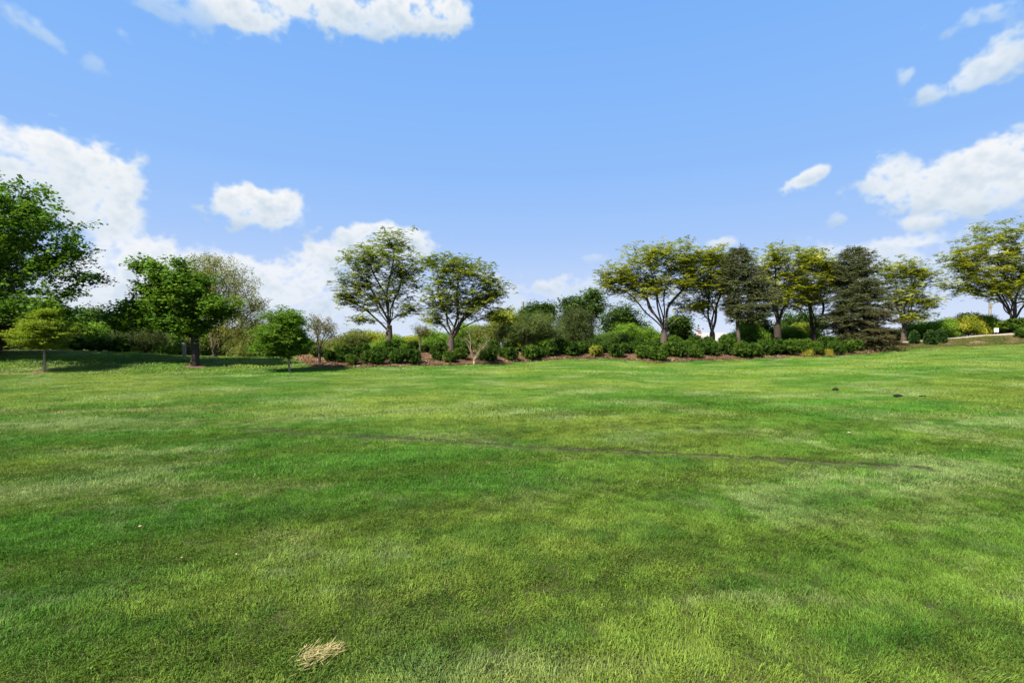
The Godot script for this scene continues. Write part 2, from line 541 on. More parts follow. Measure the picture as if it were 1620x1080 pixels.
# a conifer: straight trunk, whorls of drooping branches; prof rows are [drop, left bearing, right bearing]
func conifer(label: String, px: float, d: float, top: float, prof: Array, pal: Array, brown: Array, r: float) -> Node3D:
	rng.seed = int(px * 17.0) + 3
	var base := pt(px, d)
	base.y -= 0.12
	var root := thing("spruce_tree", base, label, "tree", "spruces between the locust trees")
	var w := Wood.new()
	var tip := aim(px, top, d)
	var n := int((tip.y - base.y) / 0.22)
	var at := -1
	for k in n + 1:
		at = w.add(base.lerp(tip, float(k) / n) + Vector3(0.04 * sin(k * 0.35), 0, 0.04 * cos(k * 0.3)), at)
	w.n_trunk = w.p.size()
	var tf := []; var tint := PackedColorArray()
	for k in range(2, w.n_trunk):
		var py := 540.0 - (w.p[k].y - EYE) / d * F
		var l := 0.0; var rr := 0.0
		if py > prof[-1][0]: continue
		for i in range(1, prof.size()):
			if py <= prof[i][0]:
				var t: float = clampf((py - prof[i - 1][0]) / (prof[i][0] - prof[i - 1][0]), 0.0, 1.0)
				l = (px - lerpf(prof[i - 1][1], prof[i][1], t)) * d / F
				rr = (lerpf(prof[i - 1][2], prof[i][2], t) - px) * d / F
				break
		for q in rng.randi_range(5, 7):
			var a := rng.randf() * TAU
			var k2 := 0.5 + 0.5 * cos(a)
			var ln := lerpf(l, rr, k2) * rng.randf_range(0.7, 1.08)
			if ln < 0.12: continue
			var out := Vector3(cos(a), 0, sin(a))
			var slope := lerpf(0.55, -0.22, clampf((py - top) / 140.0, 0.0, 1.0)) + rng.randfn() * 0.08
			var m := maxi(2, int(ln / 0.28))
			var b := k
			for i in range(1, m + 1):
				var t := float(i) / m
				var p := w.p[k] + out * ln * t + Vector3(0, ln * (slope * t - 0.18 * t * t + 0.14 * t * t * t), 0)
				b = w.add(p, b)
				var side := out.cross(Vector3.UP)
				for e in [-1.0, 1.0]:
					if t < 0.2: continue
					var sl := (0.22 + 0.3 * ln * (1.0 - t) * 0.7) * rng.randf_range(0.6, 1.2)
					var dd: Vector3 = (out * 0.75 + side * e + Vector3(0, rng.randf_range(-0.35, 0.05), 0)).normalized()
					var tipn := w.add(p + dd * sl, b)
					for z in maxi(3, int(sl / 0.08)):
						var q3 := p + dd * sl * (z + rng.randf()) / maxf(3.0, sl / 0.08) + Vector3(rng.randfn(), rng.randfn(), rng.randfn()) * 0.04
						var bs := Basis.looking_at(-(dd + Vector3(rng.randfn(), rng.randfn() * 0.6, rng.randfn()) * 0.35).normalized(), Vector3.UP)
						tf.append(Transform3D(bs.scaled(Vector3.ONE * rng.randf_range(1.3, 2.2)), q3 - base))
						var rust: bool = brown.size() and Vector2((p.x - aim(brown[0], brown[1], d).x) / brown[2], (p.y - aim(brown[0], brown[1], d).y) / brown[3]).length() < 1.0 + rng.randfn() * 0.25
						var c: Color = blend(pal, rng.randf())
						if rust: c = Color(0.085, 0.07, 0.035).lerp(c, rng.randf() * 0.6)
						tint.append(c * rng.randf_range(0.8, 1.2))
	thicken(w, r, 0.006)
	for i in w.n_trunk:
		w.r[i] = r * (1.0 - 0.93 * i / w.n_trunk)
	for i in range(w.n_trunk, w.p.size()):
		w.r[i] = minf(w.r[i], 0.035)
	wood_meshes(w, root, M.bark, 0.034)
	multi("crown", SPRAY.needle, M.needle, tf, tint, root)
	return root

# a shrub: short stems and a body of leaf sprays in a few overlapping lumps; made once per look, then copied
func shrub_proto(called: String, sd: int, lumps: Array, n: int, leaf: String, size: float, pal: Array, mat: String, lift: float, stems := 4) -> Node3D:
	rng.seed = sd
	var root := Node3D.new()
	root.name = called
	var w := Wood.new()
	var a0 := w.add(Vector3(0, -0.12, 0), -1)
	var a1 := w.add(Vector3(0, 0.02, 0), a0)
	w.n_trunk = 2
	var sum := 0.0
	for l in lumps: sum += l[3] * l[3]
	for k in stems * 5:
		var l: Array = lumps[rng.randi() % lumps.size()]
		reach(w, Vector3(l[0], l[1], l[2]) + Vector3(rng.randfn(), rng.randfn(), rng.randfn()) * l[3] * 0.45, 0.7, 0.12 * lift, 0 + 1)
	thicken(w, 0.03 * lift, 0.005 * lift)
	wood_meshes(w, root, M.bark_dark, 0.5, 0.0)
	var tf := []; var tint := PackedColorArray()
	for i in n:
		var pick := rng.randf() * sum
		var l: Array = lumps[0]
		for q in lumps:
			pick -= q[3] * q[3]
			if pick <= 0.0:
				l = q; break
		var u := Vector3(rng.randfn(), rng.randfn(), rng.randfn()).normalized()
		var rr: float = pow(rng.randf(), 0.28) * (1.0 + 0.16 * nz.get_noise_3d(u.x * 60.0 + l[0] * 90.0, u.y * 60.0, u.z * 60.0 + sd))
		var p := Vector3(l[0], l[1], l[2]) + Vector3(u.x * l[3], u.y * l[3] * l[4], u.z * l[3]) * rr
		if p.y < 0.03: p.y = 0.03 + rng.randf() * 0.08
		var x := set_on(p, size, 0.35)
		var lean := Vector3(u.z, 0, -u.x)
		if lean.length() > 0.05:
			x.basis = Basis(lean.normalized(), clampf(acos(clampf(u.y, -1, 1)), 0.0, 1.5) * 0.7) * x.basis
		tf.append(x)
		var c: Color = blend(pal, 0.5 + 1.3 * nz.get_noise_3d(p.x * 70.0 / lift, p.y * 70.0 / lift, p.z * 70.0 / lift + sd * 3.0) + rng.randfn() * 0.18)
		tint.append(c * rng.randf_range(0.85, 1.15))
	multi("foliage", SPRAY[leaf], M[mat], tf, tint, root)
	return root

var LAND := [[70, "yellow-green sapling"], [230, "small many-stemmed tree"], [307, "dark green maple"], [400, "many-stemmed olive tree"], [458, "round-headed young tree"], [505, "small nearly bare tree"], [616, "tallest sparse locust"], [665, "slender nearly bare tree"], [713, "wide-forked locust"], [750, "little pale-stemmed tree"], [835, "low spreading grey-green tree"], [912, "dark dome-shaped tree"], [985, "tree with many crown gaps"], [1050, "broad flat-topped locust"], [1127, "slim yellow-green locust"], [1168, "bare-trunked spruce"], [1232, "dark leaning locust"], [1287, "dark forked locust"], [1350, "full dark spruce"], [1430, "locust behind the clipped columns"], [1500, "clipped arborvitae columns"], [1577, "white sign"], [1605, "largest locust"]]

func landmark(px: float) -> String:
	var best := 0
	for i in LAND.size():
		if absf(LAND[i][0] - px) < absf(LAND[best][0] - px): best = i
	return LAND[best][1]

func put(proto: Node3D, called: String, at: Vector3, scale: Vector3, label: String, category: String, group: String) -> Node3D:
	var o: Node3D = proto.duplicate()
	o.name = numbered(called)
	add_child(o, true)
	o.position = at
	o.rotation.y = rng.randf() * TAU
	o.scale = scale
	tag(o, label, category, group)
	return o

# ------------------------------------------------------------------ sky
func gam(c: Color) -> Color:
	return c

func air(el: float) -> Color:
	var stops := [[0.0, Color8(222, 233, 250)], [5.0, Color8(200, 219, 251)], [11.0, Color8(168, 202, 252)], [18.0, Color8(146, 191, 251)], [28.0, Color8(131, 183, 250)], [40.0, Color8(116, 172, 246)], [90.0, Color8(84, 140, 228)]]
	for i in range(1, stops.size()):
		if el <= stops[i][0]:
			return stops[i - 1][1].lerp(stops[i][1], (el - stops[i - 1][0]) / (stops[i][0] - stops[i - 1][0]))
	return stops[-1][1]

func make_sky() -> ImageTexture:
	# clouds: azimuth, elevation, half-width, half-height (degrees), body, tilt
	var cl := [[[-43.2, 13.4, 4.7, 3.3, 1, 0], [-37.7, 13.2, 2.7, 3.2, 1, 0], [-38.5, 10.3, 2.6, 1.6, 1, 0], [-45.0, 15.0, 2.5, 2.0, 1, 0], [-40.8, 15.4, 2.8, 1.5, 1, 0], [-35.6, 7.3, 3.5, 2.0, 1, 0], [-38.3, 4.7, 5.2, 3.0, 0.95, 0], [-28.2, 6.7, 2.3, 1.8, 0.95, 0], [-23.4, 6.0, 3.1, 2.3, 0.95, 0], [-29.6, 3.4, 9.1, 3.7, 0.8, 0], [-33.7, 5.3, 5.9, 2.9, 0.8, 0], [-26.4, 12.8, 4.2, 2.0, 1, 0], [-28.1, 13.6, 2.0, 1.5, 1, 0], [-24.4, 13.4, 2.2, 1.7, 1, 0], [-26.8, 29.3, 2.9, 1.9, 1, 0], [-30.4, 29.8, 3.3, 1.2, 1, 0], [-22.2, 31.1, 5.5, 1.8, 1, 0], [-17.2, 32.3, 5.8, 1.6, 1, 0], [-11.9, 32.0, 4.7, 1.7, 1, 0], [-6.7, 32.4, 3.3, 1.5, 1, 0], [-15.5, 30.7, 2.6, 1.1, 0.8, 0], [-32.7, 28.4, 2.3, 1.4, 0.45, 0], [-44.3, 24.8, 1.3, 0.9, 0.5, -30], [-41.6, 23.3, 1.0, 0.5, 0.45, -35], [-39.2, 22.7, 0.8, 0.6, 0.35, 0], [-37.2, 25.5, 1.3, 0.5, 0.35, -20], [-43.2, 24.3, 1.1, 0.5, 0.45, -30], [-34.7, 28.5, 2.9, 0.8, 0.5, 0], [-20.8, 9.0, 2.3, 1.2, 1, 0], [-16.2, 10.5, 3.9, 2.0, 1, 0], [-11.2, 10.6, 3.7, 1.7, 1, 0], [-14.5, 11.5, 3.3, 1.1, 0.9, 0], [-18.4, 4.0, 5.7, 3.3, 0.75, 0], [-13.2, 6.9, 4.7, 2.7, 0.6, 0], [-21.6, 2.6, 4.9, 2.6, 0.75, 0], [4.1, 6.0, 1.8, 0.7, 0.9, -12], [6.7, 6.4, 2.1, 0.8, 0.85, -10], [-0.1, 6.3, 1.7, 1.1, 0.8, 0], [9.1, 9.2, 1.5, 0.5, 0.5, 0], [-3.5, 7.0, 2.1, 0.8, 0.6, 0], [29.2, 15.1, 2.5, 0.9, 0.95, 22], [30.7, 15.7, 1.4, 0.6, 0.9, 20], [39.6, 14.3, 4.8, 1.5, 0.95, 10], [40.4, 12.3, 4.7, 1.7, 1, 0], [35.8, 15.1, 1.9, 1.1, 0.95, 15], [44.1, 14.7, 1.8, 1.5, 1, 10], [38.5, 10.2, 1.9, 0.6, 0.9, 0], [43.2, 12.7, 3.0, 2.5, 1, 0], [32.6, 11.4, 0.9, 0.6, 0.55, 0], [44.7, 16.4, 0.6, 0.6, 0.6, 0], [43.7, 21.7, 2.3, 1.5, 0.9, 15], [41.6, 20.8, 2.2, 0.8, 0.8, 15], [39.1, 20.7, 1.1, 0.7, 0.75, 0], [37.6, 22.2, 0.7, 0.6, 0.65, 0], [42.8, 25.1, 2.1, 0.6, 0.6, 8], [39.0, 25.6, 0.8, 0.5, 0.35, 0], [44.3, 24.7, 1.5, 0.6, 0.5, 0], [22.2, 10.1, 1.8, 0.6, 0.85, 0], [31.7, 8.2, 2.0, 0.9, 0.8, 0], [37.0, 8.2, 3.2, 1.1, 0.9, 0], [40.4, 7.0, 4.1, 1.2, 0.8, 0], [42.0, 8.8, 2.0, 0.8, 0.75, 10], [25.7, 6.3, 8.6, 2.5, 0.45, 0], [36.1, 5.1, 9.2, 2.8, 0.5, 0], [13.2, 4.8, 8.0, 2.7, 0.4, 0], [-4.9, 2.8, 11.2, 2.8, 0.5, 0]]]
	var W := 4096; var H := 2048
	var ppd := W / 360.0
	var fb := FastNoiseLite.new(); fb.seed = 5; fb.frequency = 0.02; fb.fractal_octaves = 6; fb.fractal_gain = 0.55
	var fs := FastNoiseLite.new(); fs.seed = 9; fs.frequency = 0.02; fs.fractal_octaves = 4
	# coarse sky all round
	var sw := 1024; var sh := 512
	var small := Image.create(sw, sh, false, Image.FORMAT_RGB8)
	for y in sh:
		var el := 90.0 - (y + 0.5) * 180.0 / sh
		var base := air(maxf(el, 0.0))
		for x in sw:
			var c := base
			if el > 1.0 and el < 75.0:
				var az := (x + 0.5) * 360.0 / sw - 180.0
				var away := smoothstep(52.0, 66.0, absf(az))
				if el > 42.0: away = maxf(away, smoothstep(42.0, 50.0, el))
				if away > 0.0:
					var dv := Vector3(sin(deg_to_rad(az)) * cos(deg_to_rad(el)), sin(deg_to_rad(el)) * 1.8, -cos(deg_to_rad(az)) * cos(deg_to_rad(el))) * 95.0
					var dn := fb.get_noise_3dv(dv) * 1.5 - 0.16 + fs.get_noise_3dv(dv * 0.35) * 0.5
					c = c.lerp(Color8(240, 244, 249), smoothstep(0.0, 0.4, dn) * away * 0.92)
			small.set_pixel(x, y, c)
	small.resize(W, H, Image.INTERPOLATE_CUBIC)
	var data := small.get_data()
	# the clouds of the northern sky, finer
	var x0 := int((180.0 - 54.0) * ppd); var x1 := int((180.0 + 54.0) * ppd)
	var y0 := int((90.0 - 47.0) * ppd); var y1 := int(90.0 * ppd)
	var ww := x1 - x0; var hh := y1 - y0
	var D := PackedFloat32Array(); D.resize(ww * hh)
	var S := PackedFloat32Array(); S.resize(ww * hh)
	var B := PackedFloat32Array(); B.resize(ww * hh)
	for c in cl[0]:
		var ext := 1.75
		var ex: float = maxf(c[2], c[3]) * ext if c[5] != 0.0 else c[2] * ext
		var ey: float = maxf(c[2], c[3]) * ext if c[5] != 0.0 else c[3] * ext
		var ca := cos(deg_to_rad(c[5])); var sa := sin(deg_to_rad(c[5]))
		for y in range(maxi(y0, int((90.0 - c[1] - ey) * ppd)), mini(y1, int((90.0 - c[1] + ey) * ppd))):
			var de: float = 90.0 - (y + 0.5) / ppd - c[1]
			for x in range(maxi(x0, int((180.0 + c[0] - ex) * ppd)), mini(x1, int((180.0 + c[0] + ex) * ppd))):
				var da: float = (x + 0.5) / ppd - 180.0 - c[0]
				var u: float = (da * ca + de * sa) / c[2]
				var t: float = (-da * sa + de * ca) / c[3]
				var q := 1.0 - (u * u + t * t) / 3.0
				if q <= 0.0: continue
				q *= q
				var i := (y - y0) * ww + x - x0
				D[i] += q; S[i] += q * t; B[i] += q * c[4]
	for y in range(y0, y1):
		var el := 90.0 - (y + 0.5) / ppd
		var e := deg_to_rad(el)
		for x in range(x0, x1):
			var i := (y - y0) * ww + x - x0
			if D[i] < 0.02: continue
			var az := deg_to_rad((x + 0.5) / ppd - 180.0)
			var dv := Vector3(sin(az) * cos(e), sin(e) * 1.25, -cos(az) * cos(e)) * 900.0
			var n1 := fb.get_noise_3dv(dv)
			var n2 := fs.get_noise_3dv(dv * 3.1)
			var body := B[i] / D[i]
			var dn := minf(D[i], 1.1) - 0.42 + n1 * (0.85 if body > 0.8 else 1.4) + n2 * 0.3
			var al := smoothstep(-0.1, 1.0 if body < 0.8 else 0.66, dn) * body
			if al <= 0.002: continue
			var sd := clampf(0.3 - S[i] / D[i] * 0.5 + n1 * 0.9 + n2 * 0.3, 0.0, 1.0)
			var col := Color8(247, 249, 251).lerp(Color8(203, 219, 234), sd)
			var k := (y * W + x) * 3
			data[k] = int(lerpf(data[k], col.r8, al)); data[k + 1] = int(lerpf(data[k + 1], col.g8, al)); data[k + 2] = int(lerpf(data[k + 2], col.b8, al))
	return ImageTexture.create_from_image(Image.create_from_data(W, H, false, Image.FORMAT_RGB8, data))

# ------------------------------------------------------------------ ground
func make_ground():
	var xs := PackedFloat32Array(); var zs := PackedFloat32Array()
	var x := -700.0
	while x < 700.0:
		xs.append(x)
		var a := absf(x)
		x += 0.7 if a < 62.0 else (4.0 if a < 110.0 else 60.0)
	var d := -60.0
	while d < 900.0:
		zs.append(d)
		d += 6.0 if d < -12.0 else (0.35 if d < 60.0 and d > 2.0 else (1.5 if d <= 2.0 else (4.0 if d < 140.0 else 60.0)))
	var v := PackedVector3Array(); var nr := PackedVector3Array(); var ix := PackedInt32Array()
	for dz in zs:
		for xx in xs:
			v.append(Vector3(xx, ground(xx, -dz), -dz))
	var nx := xs.size()
	for j in zs.size():
		for i in nx:
			var l := v[j * nx + maxi(i - 1, 0)]; var r := v[j * nx + mini(i + 1, nx - 1)]
			var b := v[maxi(j - 1, 0) * nx + i]; var f := v[mini(j + 1, zs.size() - 1) * nx + i]
			nr.append((r - l).cross(f - b).normalized())
	for j in zs.size() - 1:
		for i in nx - 1:
			var a := j * nx + i
			ix.append_array(PackedInt32Array([a, a + nx, a + 1, a + 1, a + nx, a + nx + 1]))
	struct("ground", commit(v, PackedColorArray(), nr, ix), M.lawn)

# a sheet over the ground between two lines, given for a run of bearings
func sheet(px0: float, px1: float, step: float, near: Callable, far: Callable, rows: int, lift: float) -> ArrayMesh:
	var v := PackedVector3Array(); var ix := PackedInt32Array(); var nr := PackedVector3Array()
	var n := int((px1 - px0) / step) + 1
	for i in n:
		var px := px0 + step * i
		var a: float = near.call(px); var b: float = far.call(px)
		for k in rows:
			var d := lerpf(a, b, float(k) / (rows - 1))
			var p := pt(px, d)
			v.append(p + Vector3(0, lift if k > 0 and k < rows - 1 and i > 0 and i < n - 1 else lift - 0.05, 0))
	for i in n:
		for k in rows:
			var l := v[maxi(i - 1, 0) * rows + k]; var r := v[mini(i + 1, n - 1) * rows + k]
			var b := v[i * rows + maxi(k - 1, 0)]; var f := v[i * rows + mini(k + 1, rows - 1)]
			nr.append((r - l).cross(f - b).normalized())
	for i in n - 1:
		for k in rows - 1:
			var a := i * rows + k
			ix.append_array(PackedInt32Array([a, a + 1, a + rows, a + rows, a + 1, a + rows + 1]))
	return commit(v, PackedColorArray(), nr, ix)

func bed_near(px: float) -> float:
	return lut(lut_edge, px).x + 0.25 * nz.get_noise_1d(px * 1.3) + 0.12 * nz.get_noise_1d(px * 7.0) + 2.4 * smoothstep(505.0, 472.0, px)

func bed_far(px: float) -> float:
	return lut(lut_crest, px).x + 3.0

func in_bed(px: float, d: float) -> bool:
	return px > 474.0 and px < 1900.0 and d > bed_near(px) and d < bed_far(px)

# ------------------------------------------------------------------ grass
func tuft(n: int, rad: float, ht: float, wd: float, sd: int) -> ArrayMesh:
	var g := RandomNumberGenerator.new(); g.seed = sd
	var v := PackedVector3Array(); var c := PackedColorArray()
	for i in n:
		var p := Vector3(g.randfn(), 0, g.randfn()) * rad * 0.55
		var a := g.randf() * TAU
		var out := Vector3(cos(a), 0, sin(a))
		var s := Vector3(-sin(a), 0, cos(a)) * wd * g.randf_range(0.6, 1.1) * 0.5
		s = s.rotated(Vector3.UP, g.randfn() * 0.6)
		var h := ht * g.randf_range(0.55, 1.25)
		var bend := g.randf_range(0.15, 1.0)
		var m := g.randf_range(0.5, 1.5)
		var col := Color(m * g.randf_range(0.8, 1.3), m, m * g.randf_range(0.7, 1.3))
		var mid := p + Vector3(0, h * 0.6, 0) + out * h * bend * 0.3
		var tip := p + Vector3(0, h * (1.0 - bend * 0.35), 0) + out * h * bend * 0.85
		var low := p - Vector3(0, 0.015, 0)
		for q in [low - s, low + s, mid + s * 0.8, low - s, mid + s * 0.8, mid - s * 0.8, mid - s * 0.8, mid + s * 0.8, tip]:
			v.append(q); c.append(col)
	return commit(v, c)

const LUSH := [[-2.1, 4.75, 1.3, 0.4], [-3.2, 3.6, 1.1, 0.5], [-0.9, 2.75, 1.2, 0.4], [0.5, 3.5, 1.0, 0.45], [1.9, 3.9, 1.0, 0.4], [-2.2, 2.7, 0.8, 0.3], [3.2, 5.0, 1.0, 0.4], [-1.0, 5.8, 1.6, 0.4], [2.0, 2.7, 0.8, 0.25], [-5.5, 6.0, 1.0, 0.4], [4.6, 3.9, 0.9, 0.4], [-0.2, 4.3, 0.9, 0.3]]
const BLEACHED := [[-3.6, 5.6, 1.5, 0.35], [-8.8, 9.4, 1.8, 0.5], [0.12, 2.48, 0.4, 0.14], [5.2, 5.6, 0.7, 0.3], [1.65, 3.15, 0.8, 0.13], [-7.6, 11.4, 2.0, 0.3], [7.5, 14.5, 1.8, 0.5], [-2.0, 4.2, 0.7, 0.16], [9.0, 10.5, 1.4, 0.4], [-6.0, 7.4, 1.6, 0.3], [3.4, 9.0, 1.5, 0.3]]

func turf_tint(x: float, z: float) -> Color:
	var big := nz2.get_noise_2d(x * 2.2 + 300.0, z * 2.2)              # patches of several metres
	var mid := nz2.get_noise_2d(x * 9.0 - 80.0, z * 9.0 + 40.0)        # half a metre to a metre
	var fine := nz2.get_noise_2d(x * 40.0, z * 40.0 + 500.0)
	var green := Color(0.07, 0.19, 0.02)
	var pale := Color(0.215, 0.30, 0.11)
	var yellow := Color(0.195, 0.275, 0.045)
	var deep := Color(0.04, 0.125, 0.016)
	var c := green.lerp(yellow, clampf(0.36 + big * 1.1 + fine * 0.35, 0.0, 1.0))
	c = c.lerp(deep, clampf(-mid * 1.3 + fine * 0.9 - 0.08, 0.0, 0.8))
	var wear := nz2.get_noise_2d(x * 5.0 + 900.0, z * 5.0 - 200.0)
	c = c.lerp(pale, clampf(wear * 1.6 - 0.12 + fine * 0.8, 0.0, 0.85))
	# patches of lusher and of thinner, bleached turf where the lawn has them
	var ragged := 0.6 * mid + 0.9 * fine
	for q in LUSH:
		var k := 1.0 - Vector2((x - q[0]) / q[2], (z + q[1]) / q[3]).length() + ragged
		if k > 0.0: c = c.lerp(Color(0.048, 0.14, 0.015), clampf(k * 1.2, 0.0, 0.65))
	for q in BLEACHED:
		var k := 1.0 - Vector2((x - q[0]) / q[2], (z + q[1]) / q[3]).length() + ragged
		if k > 0.0: c = c.lerp(Color(0.25, 0.31, 0.12), clampf(k, 0.0, 0.5))
	# mower passes: bands two strides wide, the sheen of rolled grass painted in yellow
	var band := sin((x * 0.42 + z) * 3.4 + 0.8 * nz2.get_noise_2d(x, z))
	c = c.lerp(yellow, clampf(band * 0.3, 0.0, 0.3))
	# a curved, scalped mower turn
	var arc := absf(Vector2(x + 10.5, z + 16.2).length() - 5.0)
	if arc < 0.35 and z > -12.6 and z < -9.5 and x < -6.5: c = c.lerp(Color(0.3, 0.27, 0.11), 0.6 * (1.0 - arc / 0.35))
	if x < -14.0 and z < -20.0:
		var ed := nz2.get_noise_2d(x * 6.0, z * 6.0)
		var crest := 1.0 - absf(-z - 29.4) / 0.9 + ed
		var px := 810.0 - F * x / z
		if crest > 0.0 and px < 105.0 and absf(px - 30.0) > 8.0: c = c.lerp(Color(0.2, 0.145, 0.09), clampf(crest * 1.6, 0.0, 0.9))
		var streak := 1.0 - absf(-z - 22.6 - 0.05 * (x + 22.0)) / 0.35 + ed
		if streak > 0.0 and x < -20.5: c = c.lerp(Color(0.36, 0.3, 0.15), clampf(streak, 0.0, 0.75))
	return c

func make_grass():
	var root := Node3D.new()
	root.name = "lawn_grass"
	add_child(root, true)
	root.set_meta("kind", "stuff")
	tag(root, "mown green lawn grass with paler and yellower patches", "grass")
	# near, middle, far: spacing, tuft radius, blades, height, width
	var bands := [[1.6, 5.6, 0.05, 0.055, 66, 0.031, 0.0036], [5.6, 10.5, 0.075, 0.085, 66, 0.034, 0.0052], [10.5, 23.0, 0.13, 0.16, 92, 0.042, 0.009], [23.0, 62.0, 0.32, 0.42, 150, 0.05, 0.02]]
	var ring := rings()
	for bi in bands.size():
		var b: Array = bands[bi]
		rng.seed = 900 + bi
		var dead := []; var dead_tint := PackedColorArray()
		var lists := [[], [], []]; var tints := [PackedColorArray(), PackedColorArray(), PackedColorArray()]
		var d: float = b[0]
		while d < b[1]:
			var half := d * 1.06 + 2.2
			var x := -half
			while x < half:
				var jx: float = x + rng.randf_range(-0.5, 0.5) * b[2]
				var jd: float = d + rng.randf_range(-0.5, 0.5) * b[2]
				x += b[2]
				var px := 810.0 + F * jx / maxf(jd, 1.0)
				if in_bed(px, jd): continue
				var ringed := false
				if bi == 3:
					for q in ring:
						if Vector2(jx - q[0].x, -jd - q[0].z).length() < q[1] + 0.12: ringed = true
				if ringed: continue
				if bi == 3 and jd > lut(lut_crest, px).x + 6.0: continue
				var size := clampf(rng.randf_range(0.75, 1.3) * (1.0 + 0.5 * nz2.get_noise_2d(jx * 45.0, jd * 45.0)), 0.68, 1.6)
				if bi == 0:
					if Vector2((jx + 1.0) / 0.07, (jd - 2.55) / 0.055).length() < 1.0: continue
				if jd < 10.0:
					var ab := LIP_B - LIP_A
					var q := Vector2(jx, -jd) - LIP_A
					var t := q.dot(ab) / ab.length_squared()
					if t > -0.05 and t < 1.05:
						var side := (ab.x * q.y - ab.y * q.x) / ab.length() + lip_wave(t)
						if side > -0.03 and side < 0.26: size *= 0.42
						elif side <= -0.03 and side > -0.2: size *= 0.8
				var w := rng.randi() % 3
				var bs := Basis(Vector3.UP, rng.randf() * TAU).scaled(Vector3(size, size * rng.randf_range(0.8, 1.15), size))
				# lean of the blades: mower stripes, plus far lean shaped to brighten the lawn
				var lean := lerpf(0.12, -0.75, smoothstep(6.5, 17.0, jd - 0.3 * jx + 9.0 * nz2.get_noise_2d(jx * 2.0, jd * 2.0 + 60.0))) + 0.3 * sin((jx * 0.42 - jd) * 3.4) + 0.9 * nz2.get_noise_2d(jx * 50.0 + 70.0, jd * 50.0)
				var lean2 := 1.0 * nz2.get_noise_2d(jx * 50.0 - 170.0, jd * 50.0)
				var sh := Basis(Vector3(1, 0, 0), Vector3(lean2, 1, lean), Vector3(0, 0, 1))
				lists[w].append(Transform3D(sh * bs, Vector3(jx, ground(jx, -jd), -jd)))
				var c := turf_tint(jx, -jd)
				tints[w].append(c * rng.randf_range(0.72, 1.28))
				if rng.randf() < 0.10 + 0.3 * clampf(nz2.get_noise_2d(jx * 7.0 + 33.0, jd * 7.0), 0.0, 1.0):
					dead.append(Transform3D(bs, Vector3(jx, ground(jx, -jd), -jd)))
					dead_tint.append(Color(0.42, 0.36, 0.2).lerp(Color(0.3, 0.33, 0.14), rng.randf()) * rng.randf_range(0.7, 1.1))
			d += b[2]
		for w in 3:
			multi("grass_blades", tuft(b[4], b[3], b[5], b[6], 40 + bi * 3 + w), M.grass, lists[w], tints[w], root)
		multi("dead_blades", tuft(maxi(4, b[4] / 10), b[3], b[5] * 0.95, b[6], 71 + bi), M.grass, dead, dead_tint, root)
		print("grass band ", bi, " ", lists[0].size() * 3)

func make_mulch():
	struct("mulch_bed", sheet(470, 1424, 3, bed_near, bed_far, 12, 0.035), M.mulch)
	struct("bare_bank", sheet(1400, 1900, 5, func(px): return bed_near(px) + 0.6 * smoothstep(1440.0, 1400.0, px), bed_far, 10, 0.03), M.bank)
	struct("footpath", sheet(1370, 1900, 6, func(px): return lut(lut_crest, px).x - 1.5, func(px): return lut(lut_crest, px).x - 0.05, 5, 0.06), M.path)
	# wood chips
	var v := PackedVector3Array(); var c := PackedColorArray()
	rng.seed = 77
	for i in 14:
		var p := Vector3(rng.randfn() * 0.13, 0.008 + rng.randf() * 0.03, rng.randfn() * 0.13)
		var a := rng.randf() * TAU
		var dd := Vector3(cos(a), rng.randfn() * 0.25, sin(a)).normalized()
		var ss := dd.cross(Vector3(rng.randfn() * 0.3, 1, rng.randfn() * 0.3)).normalized()
		var m := rng.randf_range(0.45, 1.7)
		leaf_into(v, c, p, dd, ss, rng.randf_range(0.07, 0.16), rng.randf_range(0.025, 0.05), 0.1, Color(m, m * rng.randf_range(0.85, 1.05), m * rng.randf_range(0.8, 1.1)))
	var chip := commit(v, c)
	var tf := []; var tint := PackedColorArray()
	for i in 16000:
		var px := rng.randf_range(474, 1424)
		var d := rng.randf_range(bed_near(px) - 0.08, bed_far(px) - 1.0)
		tf.append(set_on(pt(px, d) + Vector3(0, 0.035, 0), 1.0, 0.12))
		tint.append(Color(0.15, 0.09, 0.058).lerp(Color(0.27, 0.19, 0.12), clampf(0.4 + 1.2 * nz.get_noise_2d(px * 1.0, d * 20.0), 0, 1)) * rng.randf_range(0.7, 1.25))
	var o := multi("mulch_chips", chip, M.chip, tf, tint, self)
	tag(o, "loose brown wood chips spread over the planted mound", "mulch")
	# thin dry grass and weeds on the bare bank
	tf = []; tint = PackedColorArray()
	for i in 5200:
		var px := rng.randf_range(1395, 1800)
		var c0 := lut(lut_crest, px).x
		var d := rng.randf_range(bed_near(px), c0 - 1.4)
		var k := nz.get_noise_2d(px * 0.9, d * 14.0)
		if k < -0.12 and rng.randf() < 0.85: continue
		tf.append(set_on(pt(px, d) + Vector3(0, 0.03, 0), rng.randf_range(0.7, 1.3), 0.05))
		tint.append(Color(0.17, 0.145, 0.065).lerp(Color(0.1, 0.13, 0.03), clampf(0.4 + k * 1.5, 0, 1)) * rng.randf_range(0.75, 1.2))
	o = multi("dry_weeds", tuft(40, 0.35, 0.09, 0.02, 99), M.grass, tf, tint, self)
	tag(o, "thin dry grass and weeds on the bare bank below the path", "weeds")

func rings() -> Array:
	return [[pt(70, 23.5), 0.6], [pt(307, 27), 0.55]]

